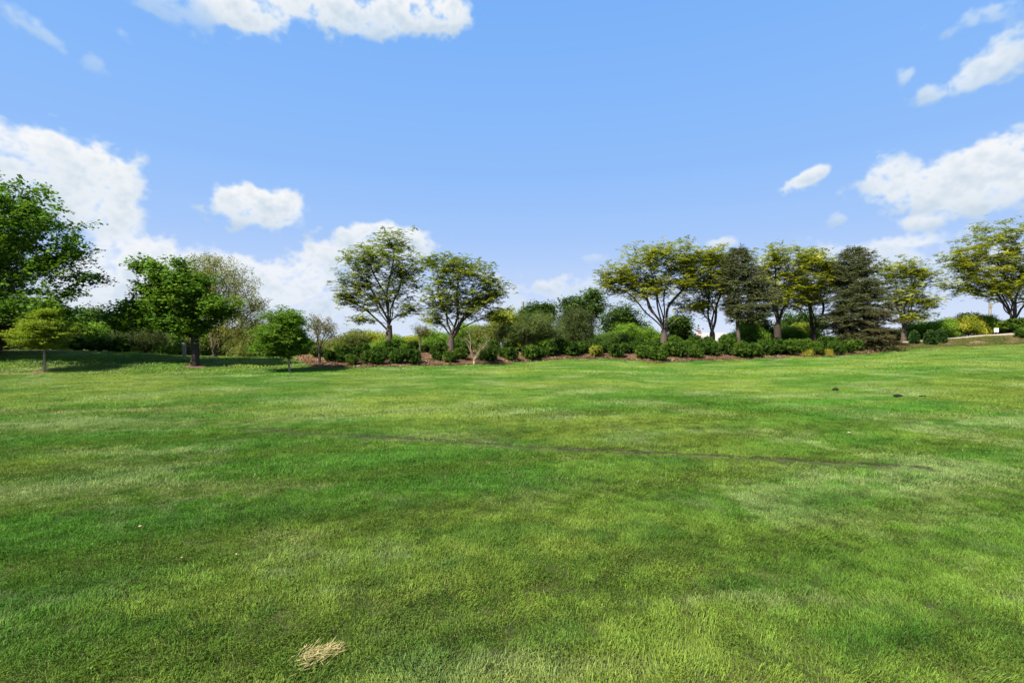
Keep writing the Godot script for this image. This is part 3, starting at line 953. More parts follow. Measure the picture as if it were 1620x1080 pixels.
func make_rings():
	for q in rings():
		var c: Vector3 = q[0]
		var v := PackedVector3Array([Vector3(c.x, c.y + 0.05, c.z)]); var ix := PackedInt32Array()
		for i in 28:
			var a := TAU * i / 28.0
			for k in [0.7, 1.0]:
				var r: float = q[1] * k * (1.0 + 0.25 * nz.get_noise_2d(i * 30.0 + c.x * 9.0, 4.0))
				var x := c.x + cos(a) * r; var z := c.z + sin(a) * r
				v.append(Vector3(x, ground(x, z) + (0.03 if k < 0.9 else -0.02), z))
		for i in 28:
			var a := 1 + i * 2; var b := 1 + (i + 1) % 28 * 2
			ix.append_array(PackedInt32Array([0, a, b, a, a + 1, b, b, a + 1, b + 1]))
		struct("mulch_ring", commit(v, PackedColorArray(), PackedVector3Array(), ix), M.mulch)

func make_lip():
	var v := PackedVector3Array(); var ix := PackedInt32Array()
	var n := 240
	var ab := LIP_B - LIP_A
	var perp := Vector2(-ab.y, ab.x).normalized()            # towards the camera
	for i in n + 1:
		var t := -0.05 + 1.1 * i / n
		var h := lip_height(t)
		var m := LIP_A + ab * t - perp * lip_wave(t)
		var y := ground(m.x, m.y) - lip_raise(m.x, m.y)
		var j := 0.012 * nz.get_noise_1d(t * 900.0)
		var q0 := m + perp * (0.03 + j); var q1 := m + perp * (0.012 - j); var q2 := m - perp * (0.05 + j); var q3 := m - perp * 0.5
		v.append(Vector3(q0.x, y - 0.02, q0.y)); v.append(Vector3(q1.x, y + h * 0.75, q1.y)); v.append(Vector3(q2.x, y + h + 0.008, q2.y)); v.append(Vector3(q3.x, y + h * 0.5 - 0.03, q3.y))
	for i in n:
		for k in 3:
			var a := i * 4 + k
			ix.append_array(PackedInt32Array([a, a + 4, a + 1, a + 1, a + 4, a + 5]))
	struct("turf_edge", commit(v, PackedColorArray(), PackedVector3Array(), ix), M.lip)

# ------------------------------------------------------------------ small things
func lathe(prof: Array, sides: int) -> ArrayMesh:
	var v := PackedVector3Array(); var nr := PackedVector3Array(); var ix := PackedInt32Array()
	for k in prof.size():
		for s in sides:
			var a := TAU * s / sides
			v.append(Vector3(cos(a) * prof[k][0], prof[k][1], sin(a) * prof[k][0]))
			nr.append(Vector3(cos(a), 0.0, sin(a)))
	for k in prof.size() - 1:
		for s in sides:
			var a := k * sides + s; var b := k * sides + (s + 1) % sides
			ix.append_array(PackedInt32Array([a, b, a + sides, b, b + sides, a + sides]))
	return commit(v, PackedColorArray(), nr, ix)

func lump(sd: int, s: Vector3) -> ArrayMesh:
	var sp := SphereMesh.new(); sp.radius = 1.0; sp.height = 2.0; sp.radial_segments = 22; sp.rings = 12
	var a := sp.get_mesh_arrays()
	var v: PackedVector3Array = a[Mesh.ARRAY_VERTEX]
	for i in v.size():
		var p := v[i]
		v[i] = p * s * (1.0 + 0.45 * nz.get_noise_3d(p.x * 70.0 + sd * 31.0, p.y * 70.0, p.z * 70.0) + 0.2 * nz.get_noise_3d(p.x * 190.0, p.y * 190.0 + sd * 17.0, p.z * 190.0))
	return commit(v, PackedColorArray(), PackedVector3Array(), a[Mesh.ARRAY_INDEX])

func house(at: Vector3, turn: float, w: float, dp: float, wall_h: float, roof_h: float, label: String, chimney: bool):
	var root := thing("house", at, label, "house", "")
	root.rotation.y = turn
	var v := PackedVector3Array()
	box_into(v, Vector3(0, wall_h * 0.5 - 0.2, 0), Vector3(w, wall_h + 0.4, dp))
	for sx in [-1.0, 1.0]:                                    # gables
		var x: float = sx * w * 0.5
		var g := [Vector3(x, wall_h, -dp * 0.5), Vector3(x, wall_h, dp * 0.5), Vector3(x, wall_h + roof_h - 0.05, 0)]
		for q in ([0, 2, 1] if sx > 0 else [0, 1, 2]): v.append(g[q])
	part("wall", commit(v), M.siding, root)
	v = PackedVector3Array()
	var ox := w * 0.5 + 0.35; var oz := dp * 0.5 + 0.45; var th := 0.14
	var ey := wall_h - roof_h * 0.45 / (dp * 0.5)
	for sz in [-1.0, 1.0]:
		var p := [Vector3(-ox, ey, sz * oz), Vector3(ox, ey, sz * oz), Vector3(ox, wall_h + roof_h, 0), Vector3(-ox, wall_h + roof_h, 0)]
		var u := Vector3(0, th, 0)
		for q in [[p[0] + u, p[1] + u, p[2] + u, p[3] + u], [p[3], p[2], p[1], p[0]], [p[0], p[1], p[1] + u, p[0] + u], [p[1], p[2], p[2] + u, p[1] + u], [p[3], p[0], p[0] + u, p[3] + u]]:
			for i in [0, 1, 2, 0, 2, 3]: v.append(q[i])
	var roof := part("roof", commit(v), M.shingle, root)
	if chimney:
		v = PackedVector3Array()
		box_into(v, Vector3(-w * 0.42, wall_h + roof_h * 0.8, 0.3), Vector3(0.6, roof_h * 0.9, 0.6))
		box_into(v, Vector3(-w * 0.42, wall_h + roof_h * 1.25 + 0.06, 0.3), Vector3(0.74, 0.12, 0.74))
		part("chimney", commit(v), M.brick, roof)
	for k in 4:
		var x := lerpf(-w * 0.36, w * 0.36, k / 3.0)
		v = PackedVector3Array(); box_into(v, Vector3(x, wall_h * 0.56, dp * 0.5 + 0.02), Vector3(1.1, 1.3, 0.08))
		var f := part("window", commit(v), M.white, root)
		v = PackedVector3Array(); box_into(v, Vector3(x, wall_h * 0.56, dp * 0.5 + 0.065), Vector3(0.9, 1.1, 0.03))
		part("pane", commit(v), M.glass, f)

# ------------------------------------------------------------------
func _ready():
	var cam := Camera3D.new()
	cam.name = "camera"
	add_child(cam)
	cam.position = Vector3(0, EYE, 0)
	cam.fov = rad_to_deg(2.0 * atan(540.0 / F))
	cam.near = 0.05
	cam.far = 3000.0
	cam.current = true

	var env := Environment.new()
	env.background_mode = Environment.BG_SKY
	var sky := Sky.new()
	var pan := PanoramaSkyMaterial.new()
	pan.panorama = make_sky()
	sky.sky_material = pan
	env.sky = sky
	env.tonemap_mode = Environment.TONE_MAPPER_LINEAR
	env.tonemap_exposure = 2.9
	env.background_energy_multiplier = 1.0 / 2.9
	env.sky_rotation = Vector3(0, PI, 0)
	env.sdfgi_enabled = true
	env.ssao_enabled = true
	env.ssil_enabled = true
	var we := WorldEnvironment.new()
	we.name = "daylight"
	we.environment = env
	add_child(we)

	var sun := DirectionalLight3D.new()
	sun.name = "sun"
	sun.light_energy = 1.5
	sun.light_color = Color(1.0, 0.95, 0.86)
	sun.light_angular_distance = 0.6
	sun.shadow_enabled = true
	add_child(sun)
	sun.look_at_from_position(Vector3.ZERO, Vector3(0.44, -0.74, -0.5), Vector3.UP)
	print("sky done ", Time.get_ticks_msec())

	nz.seed = 3; nz.frequency = 0.03; nz.fractal_octaves = 3
	nz2.seed = 21; nz2.frequency = 0.06; nz2.fractal_octaves = 3
	make_luts()
	make_materials()
	for k in ["locust", "maple", "small", "laurel", "flat", "needle", "scale"]: SPRAY[k] = spray(k, k.length() * 7 + 1)

	make_ground()
	make_mulch()
	make_lip()
	make_rings()
	print("ground done ", Time.get_ticks_msec())
	make_trees()
	print("trees done ", Time.get_ticks_msec())
	make_shrubs()
	make_background()
	make_small()
	print("things done ", Time.get_ticks_msec())
	make_grass()
	print("grass done ", Time.get_ticks_msec())

func make_trees():
	var yel := [Color(0.18, 0.25, 0.022), Color(0.29, 0.335, 0.026), Color(0.40, 0.41, 0.034)]
	var loc := [Color(0.13, 0.2, 0.024), Color(0.2, 0.265, 0.03), Color(0.28, 0.31, 0.034)]
	var map := [Color(0.068, 0.16, 0.018), Color(0.115, 0.24, 0.024), Color(0.18, 0.31, 0.034)]
	var oliv := [Color(0.13, 0.16, 0.04), Color(0.2, 0.225, 0.045), Color(0.27, 0.28, 0.06)]
	var L := {"leaf": "locust", "bf": 0.3, "scaffold": 2, "first": 0.8, "size": 1.0, "spread": 0.34, "flatness": 0.4, "outer": 0.5, "tilt": 0.25, "tip": 0.006}
	var G := "locust trees along the mound"
	var mk := func(a: Dictionary) -> Dictionary:
		var q := L.duplicate(); q.merge(a, true); return q
	tree("locust_tree", "tallest sparse locust with a ragged open crown, left of the wide-forked locust", G, 616, 38, mk.call({"fork": 514, "n": 454, "r": 0.25, "per": 6, "pal": loc, "bare": 0.08, "lobes": [[600, 402, 62, 32], [640, 430, 34, 50], [562, 432, 44, 26], [550, 470, 30, 28], [622, 378, 32, 16], [652, 490, 22, 18], [590, 465, 45, 30], [572, 505, 22, 10]]}))
	tree("locust_tree", "wide-forked sparse locust behind the pale forked little tree", G, 713, 37, mk.call({"fork": 532, "n": 473, "r": 0.26, "per": 6, "pal": loc, "bare": 0.06, "lobes": [[742, 432, 52, 28], [702, 418, 32, 22], [780, 462, 29, 26], [698, 468, 32, 34], [740, 478, 46, 28], [790, 500, 22, 14], [685, 502, 18, 12]]}))
	tree("locust_tree", "broad flat-topped yellow-green locust with a long low limb", G, 1050, 43.5, mk.call({"fork": 522, "n": 600, "r": 0.28, "per": 7, "pal": yel, "lobes": [[1045, 400, 66, 22], [990, 428, 46, 24], [1088, 420, 34, 34], [1010, 452, 52, 24], [1065, 445, 48, 26], [965, 445, 24, 24], [1090, 480, 22, 18]]}))
	tree("locust_tree", "slim yellow-green locust just left of the bare-trunked spruce", G, 1127, 45, mk.call({"fork": 518, "n": 364, "r": 0.22, "per": 7, "pal": yel, "lobes": [[1128, 408, 38, 20], [1118, 448, 34, 28], [1152, 432, 22, 36], [1110, 482, 22, 14]]}))
	tree("locust_tree", "yellow-green locust with a dark leaning trunk just right of the bare-trunked spruce", G, 1232, 48, mk.call({"fork": 505, "n": 418, "r": 0.30, "per": 7, "pal": yel, "bark": M.bark_dark, "lobes": [[1228, 402, 46, 18], [1210, 436, 30, 34], [1258, 438, 34, 34], [1235, 470, 34, 20], [1280, 410, 18, 14]]}))
	tree("locust_tree", "yellow-green locust with a forked dark trunk left of the full spruce", G, 1287, 50, mk.call({"fork": 527, "n": 418, "r": 0.25, "per": 7, "pal": yel, "bark": M.bark_dark, "lobes": [[1292, 412, 36, 22], [1300, 452, 32, 32], [1268, 468, 28, 28], [1318, 430, 16, 24]]}))
	tree("locust_tree", "yellow-green locust behind the three clipped columns", G, 1430, 52, mk.call({"fork": 516, "n": 400, "r": 0.23, "per": 7, "pal": yel, "lobes": [[1418, 424, 42, 18], [1455, 436, 30, 22], [1430, 468, 36, 28], [1466, 480, 24, 18], [1440, 500, 30, 12]]}))
	tree("locust_tree", "largest spreading locust above the far end of the path", G, 1605, 54, mk.call({"fork": 502, "n": 783, "r": 0.41, "per": 8, "pal": yel, "size": 1.15, "lobes": [[1598, 378, 78, 40], [1545, 412, 52, 36], [1525, 452, 44, 26], [1660, 430, 80, 60], [1508, 412, 22, 22], [1590, 440, 60, 40]]}))
	print("locusts ", Time.get_ticks_msec())
	tree("maple_tree", "large green maple reaching over the yellow-leaved sapling", "", -50, 25, {"leaf": "maple", "fork": 475, "n": 430, "bf": 0.35, "r": 0.32, "per": 7, "size": 1.25, "spread": 0.26, "pal": map, "bark": M.bark_dark, "scaffold": 10, "lobes": [[-40, 380, 120, 100], [52, 360, 82, 70], [112, 430, 42, 62], [80, 482, 70, 28], [10, 318, 56, 42], [-160, 400, 90, 100], [100, 500, 44, 16], [20, 500, 60, 22]]})
	tree("maple_tree", "dark green maple with a short straight trunk on the grassy rise", "", 307, 27, {"leaf": "maple", "fork": 530, "n": 330, "bf": 0.4, "r": 0.2, "per": 11, "size": 1.15, "spread": 0.2, "pal": map, "bark": M.bark_dark, "lobes": [[298, 468, 46, 36], [240, 482, 44, 34], [200, 505, 40, 20], [258, 448, 30, 18], [238, 421, 26, 9], [346, 488, 36, 16], [300, 442, 26, 12], [280, 510, 46, 16], [282, 418, 16, 8]]})
	tree("multi_stem_tree", "thinly leaved many-stemmed olive tree behind the dark green maple", "", 338, 32, {"leaf": "small", "fork": 561, "n": 420, "bf": 0.6, "r": 0.19, "per": 5, "size": 1.0, "spread": 0.2, "pal": oliv, "bare": 0.25, "bark": M.bark, "scaffold": 14, "lobes": [[352, 442, 58, 34], [312, 428, 42, 22], [396, 482, 32, 40], [372, 518, 48, 22], [332, 470, 46, 36], [340, 412, 40, 10]]})
	tree("young_tree", "dense bright green round-headed young tree standing in the lawn", "", 458, 26, {"leaf": "flat", "fork": 500, "first": 0.3, "n": 420, "bf": 0.5, "r": 0.055, "per": 10, "size": 0.85, "spread": 0.12, "step": 0.16, "tip": 0.004, "bark": M.bark_pale, "pal": [Color(0.068, 0.162, 0.016), Color(0.115, 0.230, 0.022), Color(0.176, 0.297, 0.034)], "lobes": [[446, 530, 48, 34], [448, 506, 34, 20], [470, 545, 26, 18], [430, 552, 34, 14], [462, 515, 28, 24]]})
	tree("young_tree", "yellow-green layered sapling with a pale straight trunk on the grassy rise", "", 70, 23.5, {"leaf": "flat", "fork": 496, "first": 0.36, "n": 260, "bf": 0.5, "r": 0.045, "per": 7, "size": 0.8, "spread": 0.11, "flatness": 0.3, "tilt": 0.15, "step": 0.16, "tip": 0.004, "bark": M.bark_pale, "pal": [Color(0.14, 0.23, 0.02), Color(0.21, 0.31, 0.026), Color(0.29, 0.37, 0.04)], "lobes": [[68, 530, 55, 16], [70, 512, 40, 14], [72, 496, 22, 9], [62, 545, 46, 9]]})
	var thin := [Color(0.121, 0.108, 0.047), Color(0.162, 0.149, 0.054), Color(0.149, 0.176, 0.054)]
	tree("ornamental_tree", "small nearly bare tree with dark twigs beside the round-headed young tree", "", 505, 29, {"leaf": "small", "fork": 555, "n": 110, "bf": 0.4, "r": 0.075, "per": 2, "size": 0.8, "spread": 0.13, "pal": thin, "step": 0.2, "bare": 0.2, "bark": M.bark_dark, "lobes": [[510, 517, 25, 17], [495, 512, 14, 12], [525, 528, 12, 12]]})
	tree("ornamental_tree", "slender nearly bare tree between the two sparse locusts", "", 665, 34, {"leaf": "small", "fork": 534, "n": 60, "bf": 0.4, "r": 0.06, "per": 2, "size": 0.8, "spread": 0.12, "pal": thin, "step": 0.2, "bare": 0.3, "bark": M.bark, "lobes": [[664, 522, 14, 9], [672, 528, 9, 8]]})
	tree("ornamental_tree", "little pale-stemmed tree forked low at the mulch edge", "", 750, 31.8, {"leaf": "small", "fork": 570, "n": 46, "bf": 0.75, "r": 0.085, "per": 2, "size": 0.8, "spread": 0.14, "pal": [Color(0.121, 0.149, 0.054), Color(0.162, 0.203, 0.068)], "step": 0.2, "bare": 0.3, "scaffold": 3, "bark": M.bark_pale, "lobes": [[735, 535, 8, 10], [766, 545, 10, 8], [772, 535, 9, 8], [741, 522, 7, 7]]})
	tree("crabapple_tree", "low spreading grey-green tree with pale forked trunk in the shrubs", "", 835, 37.5, {"leaf": "small", "fork": 546, "n": 230, "bf": 0.55, "r": 0.14, "per": 9, "size": 1.0, "spread": 0.2, "pal": [Color(0.074, 0.115, 0.032), Color(0.115, 0.169, 0.047), Color(0.155, 0.209, 0.061)], "bark": M.bark_pale, "lobes": [[835, 518, 44, 20], [868, 522, 24, 20], [805, 530, 24, 16], [845, 505, 30, 10]]})
	tree("crabapple_tree", "dark dense dome-shaped tree behind the shrubs of the mound", "", 912, 42, {"leaf": "small", "fork": 540, "n": 260, "bf": 0.5, "r": 0.13, "per": 10, "size": 1.05, "spread": 0.2, "pal": [Color(0.047, 0.074, 0.024), Color(0.074, 0.108, 0.035), Color(0.115, 0.149, 0.049)], "bark": M.bark_dark, "lobes": [[912, 515, 33, 24], [915, 500, 22, 12], [905, 532, 34, 12]]})
	tree("crabapple_tree", "small grey-green many-stemmed tree at the crest of the grassy rise", "", 230, 33, {"leaf": "small", "fork": 556, "n": 170, "bf": 0.55, "r": 0.12, "per": 6, "size": 0.95, "spread": 0.2, "pal": [Color(0.068, 0.101, 0.035), Color(0.101, 0.135, 0.047)], "bark": M.bark_dark, "lobes": [[222, 533, 46, 14], [215, 525, 34, 10], [250, 540, 26, 9]]})
	print("small trees ", Time.get_ticks_msec())
	var sp := [Color(0.042, 0.058, 0.026), Color(0.068, 0.085, 0.034), Color(0.1, 0.118, 0.045)]
	conifer("bare-trunked spruce with dark boughs hanging to one side", 1168, 43, 391, [[391, 1166, 1170], [410, 1157, 1181], [435, 1147, 1198], [455, 1148, 1215], [472, 1156, 1232], [490, 1162, 1236], [506, 1165, 1205]], sp, [], 0.17)
	conifer("full dark spruce with browned lower boughs beside the bare bank", 1350, 48, 392, [[392, 1348, 1352], [412, 1332, 1372], [440, 1322, 1390], [475, 1316, 1404], [505, 1304, 1414], [530, 1322, 1424], [546, 1342, 1420]], sp, [1392, 520, 3.0, 2.2], 0.2)
	conifer("brownish spruce partly hidden behind the large green maple", -32, 27.5, 372, [[372, -34, -30], [400, -60, 8], [440, -90, 24], [480, -110, 30], [520, -120, 32], [545, -120, 28]], [Color(0.068, 0.068, 0.027), Color(0.108, 0.101, 0.035), Color(0.149, 0.135, 0.047)], [], 0.2)

func make_shrubs():
	var dark := [Color(0.014, 0.036, 0.007), Color(0.03, 0.068, 0.011), Color(0.07, 0.135, 0.018)]
	var mid := [Color(0.02, 0.05, 0.008), Color(0.045, 0.095, 0.013), Color(0.1, 0.17, 0.022)]
	var ylw := [Color(0.068, 0.101, 0.016), Color(0.162, 0.203, 0.024), Color(0.270, 0.270, 0.041)]
	var protos := []
	for k in 5:
		rng.seed = 300 + k
		var lumps := [[0.0, 0.42, 0.0, 0.42, 0.95]]
		for j in 5:
			var a := j * TAU / 5.0 + rng.randf()
			lumps.append([cos(a) * 0.24, rng.randf_range(0.3, 0.62), sin(a) * 0.24, rng.randf_range(0.2, 0.3), 1.0])
		protos.append(shrub_proto("rounded_shrub", 400 + k, lumps, 520, "laurel", 0.95, dark if k < 3 else mid, "gloss", 0.7))
	var yproto := shrub_proto("rounded_shrub", 450, [[0.0, 0.42, 0.0, 0.4, 0.95], [0.2, 0.55, 0.1, 0.25, 1.0], [-0.2, 0.5, -0.1, 0.25, 1.0]], 420, "laurel", 0.95, ylw, "gloss", 0.7)
	var front := [[522, 573, 14], [541, 575, 15], [557, 580, 15], [583, 577, 17], [599, 580, 16], [627, 577, 19], [653, 577, 18], [642, 570, 14], [618, 571, 17], [691, 572, 12], [711, 575, 16], [728, 570, 17], [763, 571, 15], [775, 574, 20], [797, 567, 13], [808, 571, 17], [838, 572, 19], [854, 567, 15], [870, 564, 17], [887, 561, 18], [905, 564, 20], [921, 560, 18], [955, 560, 12], [975, 567, 18], [988, 561, 14], [1015, 568, 16], [1036, 570, 18], [1044, 572, 16], [1058, 565, 18], [1073, 566, 18], [1088, 562, 17], [1101, 567, 16], [1112, 563, 16], [1125, 563, 19], [1147, 562, 15], [1174, 568, 19], [1192, 565, 19], [1211, 563, 19], [1228, 562, 18], [1247, 562, 21], [1265, 560, 17], [1291, 562, 16], [1322, 561, 17], [1340, 559, 17], [1353, 556, 15]]
	var back := [[502, 567, 14], [513, 565, 12], [540, 566, 18], [560, 569, 15], [577, 563, 16], [597, 566, 14], [621, 558, 18], [652, 558, 15], [672, 559, 11], [694, 564, 19], [734, 561, 22], [766, 559, 19], [781, 558, 15], [808, 557, 15], [1003, 560, 15], [1012, 556, 17], [1032, 558, 18], [1070, 555, 17], [1100, 555, 19], [1120, 554, 17], [1152, 555, 22], [1190, 556, 18], [1205, 556, 16], [1232, 556, 16], [1255, 556, 16], [1277, 557, 16], [1305, 557, 20], [1318, 553, 17]]
	for set in [front, back]:
		for s in set:
			rng.seed = int(s[0] * 7 + s[1])
			var p := slope_spot(s[0], s[1])
			var k: float = s[2] / F * -p.z / 0.95 * 1.18
			put(protos[rng.randi() % 5], "rounded_shrub", p, Vector3(k, k * rng.randf_range(1.0, 1.2), k),
				("dark green %s shrub low on the mulch by the %s" if set == front else "dark green %s shrub high on the mulch by the %s") % ["rounded" if s[2] > 15 else "small rounded", landmark(s[0])], "shrub",
				"lower shrubs on the mulch mound" if set == front else "upper shrubs on the mulch mound")
	var p := slope_spot(943, 565)
	put(yproto, "rounded_shrub", p, Vector3.ONE * 0.95, "yellow-tipped shrub among the dark green ones on the mound", "shrub", "")
	# dark round shrubs on the crest at the left
	for s in [[122, 31.5, 18], [143, 32, 14], [155, 31.8, 17], [175, 31.8, 14], [192, 31.6, 20]]:
		rng.seed = int(s[0] * 3)
		var k: float = s[2] / F * s[1] / 0.95 * 1.15
		put(protos[int(s[0]) % 3], "rounded_shrub", pt(s[0], s[1]), Vector3(k, k * 1.1, k), "dark round shrub along the crest of the grassy rise", "shrub", "round shrubs on the grassy crest")
	# clipped columns
	var lum := []
	for j in 12:
		var t := j / 11.0
		lum.append([0.0, 0.12 + 1.2 * t, 0.0, 0.34 * (1.0 - pow(absf(t - 0.35) / 0.72, 2.4)) + 0.05, 0.9])
	var col := shrub_proto("arborvitae", 470, lum, 1500, "scale", 0.9, [Color(0.014, 0.038, 0.011), Color(0.027, 0.068, 0.016), Color(0.049, 0.105, 0.024)], "needle", 0.8)
	var lab := ["shortest clipped dark arborvitae column, set apart from the other two", "stout clipped dark arborvitae column lowest on the bank", "clipped dark arborvitae column nearest the white sign"]
	var q := 0
	for s in [[1447, 545, 12, 23], [1473, 547, 15, 26], [1489, 543, 14, 24]]:
		var pp := slope_spot(s[0], s[1])
		var hgt: float = s[3] / F * -pp.z
		put(col, "arborvitae", pp, Vector3(s[2] / F * -pp.z / 0.74, hgt / 1.55, s[2] / F * -pp.z / 0.74), lab[q], "arborvitae", "clipped columns on the bank")
		q += 1
	# ornamental grasses
	for s in [[1278, 564, 15], [1308, 563, 16]]:
		var pp := slope_spot(s[0], s[1])
		var g := thing("ornamental_grass", pp, "low yellow grass clump at the foot of the shrubs", "ornamental grass", "yellow grass clumps")
		rng.seed = s[0]
		var tf := []; var tint := PackedColorArray()
		for i in 26:
			var o := Vector3(rng.randfn(), 0, rng.randfn()) * 0.15
			var k := clampf(1.15 - 1.6 * o.length(), 0.3, 1.1)
			tf.append(Transform3D(Basis(Vector3.UP, rng.randf() * TAU).scaled(Vector3(k, k, k)), o))
			tint.append(Color(0.405, 0.351, 0.047).lerp(Color(0.230, 0.270, 0.041), rng.randf()))
		multi("blades", tuft(30, 0.2, 0.6, 0.02, 61), M.grass, tf, tint, g)
	# dark bushes at the far right end of the path
	for s in [[1612, 53.2, 34, "dark bush at the foot of the largest locust"], [1626, 49, 26, "low dark bush on the bare bank below the path"]]:
		var k: float = s[2] / F * s[1] / 0.95
		put(protos[3], "rounded_shrub", pt(s[0], s[1]), Vector3(k, k * 0.7, k), s[3], "shrub", "")

func make_background():
	var pals := {
		"bright": [Color(0.096, 0.211, 0.025), Color(0.157, 0.299, 0.031), Color(0.246, 0.386, 0.053)],
		"olive": [Color(0.105, 0.150, 0.042), Color(0.166, 0.211, 0.053), Color(0.237, 0.264, 0.070)],
		"dark": [Color(0.053, 0.114, 0.025), Color(0.085, 0.166, 0.031), Color(0.131, 0.229, 0.042)],
		"yellow": [Color(0.194, 0.264, 0.029), Color(0.299, 0.351, 0.035), Color(0.439, 0.439, 0.061)],
	}
	var protos := {}
	var sd := 500
	for nm in pals:
		protos[nm] = []
		for k in 2:
			sd += 1
			rng.seed = sd
			var lumps := []
			for j in 13:
				var a := rng.randf() * TAU
				var rr := rng.randf_range(0.2, 1.15)
				lumps.append([cos(a) * rr, rng.randf_range(0.6, 2.5) * (1.0 - 0.25 * rr), sin(a) * rr, rng.randf_range(0.45, 0.8), 0.8])
			protos[nm].append(shrub_proto("background_bush", sd, lumps, 1000, "small", 1.5, pals[nm], "leaf", 2.4, 5))
	var lab := {"bright": "bright green leafy bush in the thicket, behind the %s", "olive": "olive green bush in the thicket, behind the %s", "dark": "deep green bush in the thicket, behind the %s", "yellow": "yellow-green bush in the thicket, behind the %s"}
	# bearing, distance, top, width, look
	var bg := [[-40, 36, 490, 90, "olive"], [12, 35, 515, 60, "bright"], [45, 36, 500, 64, "yellow"], [85, 38, 492, 64, "bright"], [125, 39, 505, 60, "bright"], [160, 42, 512, 60, "bright"], [200, 43, 500, 56, "bright"], [228, 46, 505, 50, "dark"], [262, 45, 515, 56, "bright"], [296, 48, 512, 56, "olive"], [335, 50, 512, 60, "bright"], [372, 50, 528, 44, "olive"], [402, 48, 512, 56, "olive"], [436, 50, 525, 50, "bright"],
		[478, 52, 530, 46, "olive"], [522, 52, 530, 48, "olive"], [556, 50, 522, 54, "olive"], [590, 52, 520, 56, "yellow"], [618, 48, 532, 44, "bright"], [648, 50, 528, 46, "yellow"], [684, 50, 522, 50, "bright"], [712, 54, 524, 46, "dark"], [742, 48, 516, 56, "bright"], [772, 47, 512, 54, "olive"], [800, 50, 482, 48, "yellow"], [828, 54, 500, 50, "bright"], [862, 48, 520, 50, "bright"],
		[958, 48, 522, 54, "dark"], [990, 50, 515, 50, "bright"], [1020, 52, 518, 46, "bright"], [1044, 54, 525, 40, "yellow"], [1078, 55, 534, 40, "bright"], [1106, 56, 541, 34, "yellow"], [1140, 58, 540, 36, "bright"], [1162, 50, 530, 36, "bright"], [1186, 50, 508, 44, "bright"], [1210, 54, 520, 44, "olive"], [1246, 54, 512, 50, "bright"], [1272, 56, 508, 50, "yellow"], [1300, 56, 532, 40, "bright"], [1332, 56, 534, 44, "yellow"], [1362, 56, 528, 40, "bright"], [1395, 57, 520, 46, "bright"],
		[1424, 57, 520, 50, "dark"], [1452, 57, 512, 54, "bright"], [1482, 54.6, 506, 54, "bright"], [1510, 55, 500, 46, "yellow"], [1532, 55.2, 492, 44, "yellow"], [1558, 55.6, 500, 48, "bright"], [1588, 61, 508, 46, "dark"], [1618, 62, 504, 44, "bright"], [1660, 62, 500, 60, "bright"], [1720, 62, 495, 70, "olive"]]
	for s in bg:
		rng.seed = int(s[0] * 11 + s[1])
		var p := pt(s[0], s[1])
		var top := aim(s[0], s[2], s[1]).y
		var wd: float = s[3] / F * s[1] / 2.9 * 1.15
		put(protos[s[4]][rng.randi() % 2], "background_bush", p, Vector3(wd, (top - p.y) / 2.75, wd), lab[s[4]] % landmark(s[0]), "bush", "thicket beyond the mound, " + s[4])
	# taller trees of the thicket
	var dk := [Color(0.043, 0.092, 0.019), Color(0.068, 0.135, 0.027), Color(0.108, 0.182, 0.038)]
	var T := {"leaf": "maple", "bf": 0.4, "n": 170, "r": 0.16, "per": 7, "size": 1.5, "spread": 0.3, "pal": dk, "bark": M.bark_dark, "scaffold": 5}
	for s in [[850, 53, "tree with a low crown behind the utility pole", [[846, 500, 30, 20], [858, 488, 22, 12]], 535], [935, 55, "tallest thicket tree rising above the dome-shaped tree", [[930, 482, 32, 20], [938, 466, 16, 9], [905, 496, 28, 18], [900, 480, 14, 10]], 530], [985, 53, "tree with many gaps in its crown left of the flat-topped locust", [[985, 500, 32, 20], [1002, 515, 24, 18], [968, 515, 24, 16]], 535], [1072, 52, "small dark tree glimpsed below the flat-topped locust", [[1072, 512, 18, 12], [1078, 526, 14, 10]], 540], [1200, 54, "bright tree behind the bare-trunked spruce", [[1192, 512, 24, 16], [1206, 524, 20, 12]], 540], [1265, 60, "green tree behind the two dark-trunked locusts", [[1262, 508, 30, 14], [1285, 514, 22, 12]], 538], [150, 44, "leafy tree seen below the large green maple", [[140, 505, 32, 20], [165, 515, 24, 14]], 540]]:
		var q := T.duplicate()
		q.lobes = s[3]; q.fork = s[4]
		tree("thicket_tree", s[2], "taller trees of the thicket", s[0], s[1], q)
	# houses far beyond
	house(Vector3(aim(1124, 0, 132).x, ground(aim(1124, 0, 132).x, -132), -132), 0.12, 7.6, 7.0, 4.1, 2.3, "pale house roof with a brick chimney between two locust trunks", true)
	house(Vector3(aim(1312, 0, 140).x, ground(aim(1312, 0, 140).x, -140) , -140), -0.1, 9.0, 7.0, 3.0, 2.0, "low pale house glimpsed beyond the shrubs left of the full spruce", false)
	house(Vector3(aim(372, 0, 95).x, ground(aim(372, 0, 95).x, -95), -95), 0.2, 7.0, 6.0, 2.6, 1.6, "white house glimpsed behind the many-stemmed olive tree", false)
	house(Vector3(aim(924, 0, 120).x, ground(aim(924, 0, 120).x, -120), -120), 0.0, 6.0, 6.0, 2.8, 1.6, "white house glimpsed behind the dome-shaped tree", false)
	# posts
	var pole := thing("utility_pole", pt(827, 62), "weathered utility pole rising above the thicket", "pole")
	var ph := aim(827, 477, 62).y - pole.position.y
	part("shaft", lathe([[0.0, -0.3], [0.2, -0.3], [0.15, ph], [0.0, ph]], 12), M.pole, pole)
	var v := PackedVector3Array(); box_into(v, Vector3(0, ph - 0.35, 0.16), Vector3(0.12, 0.6, 0.12)); part("bracket", commit(v), M.pole, pole)
	pole = thing("utility_pole", pt(1567, 66), "thin grey pole standing in front of the far bushes by the white sign", "pole")
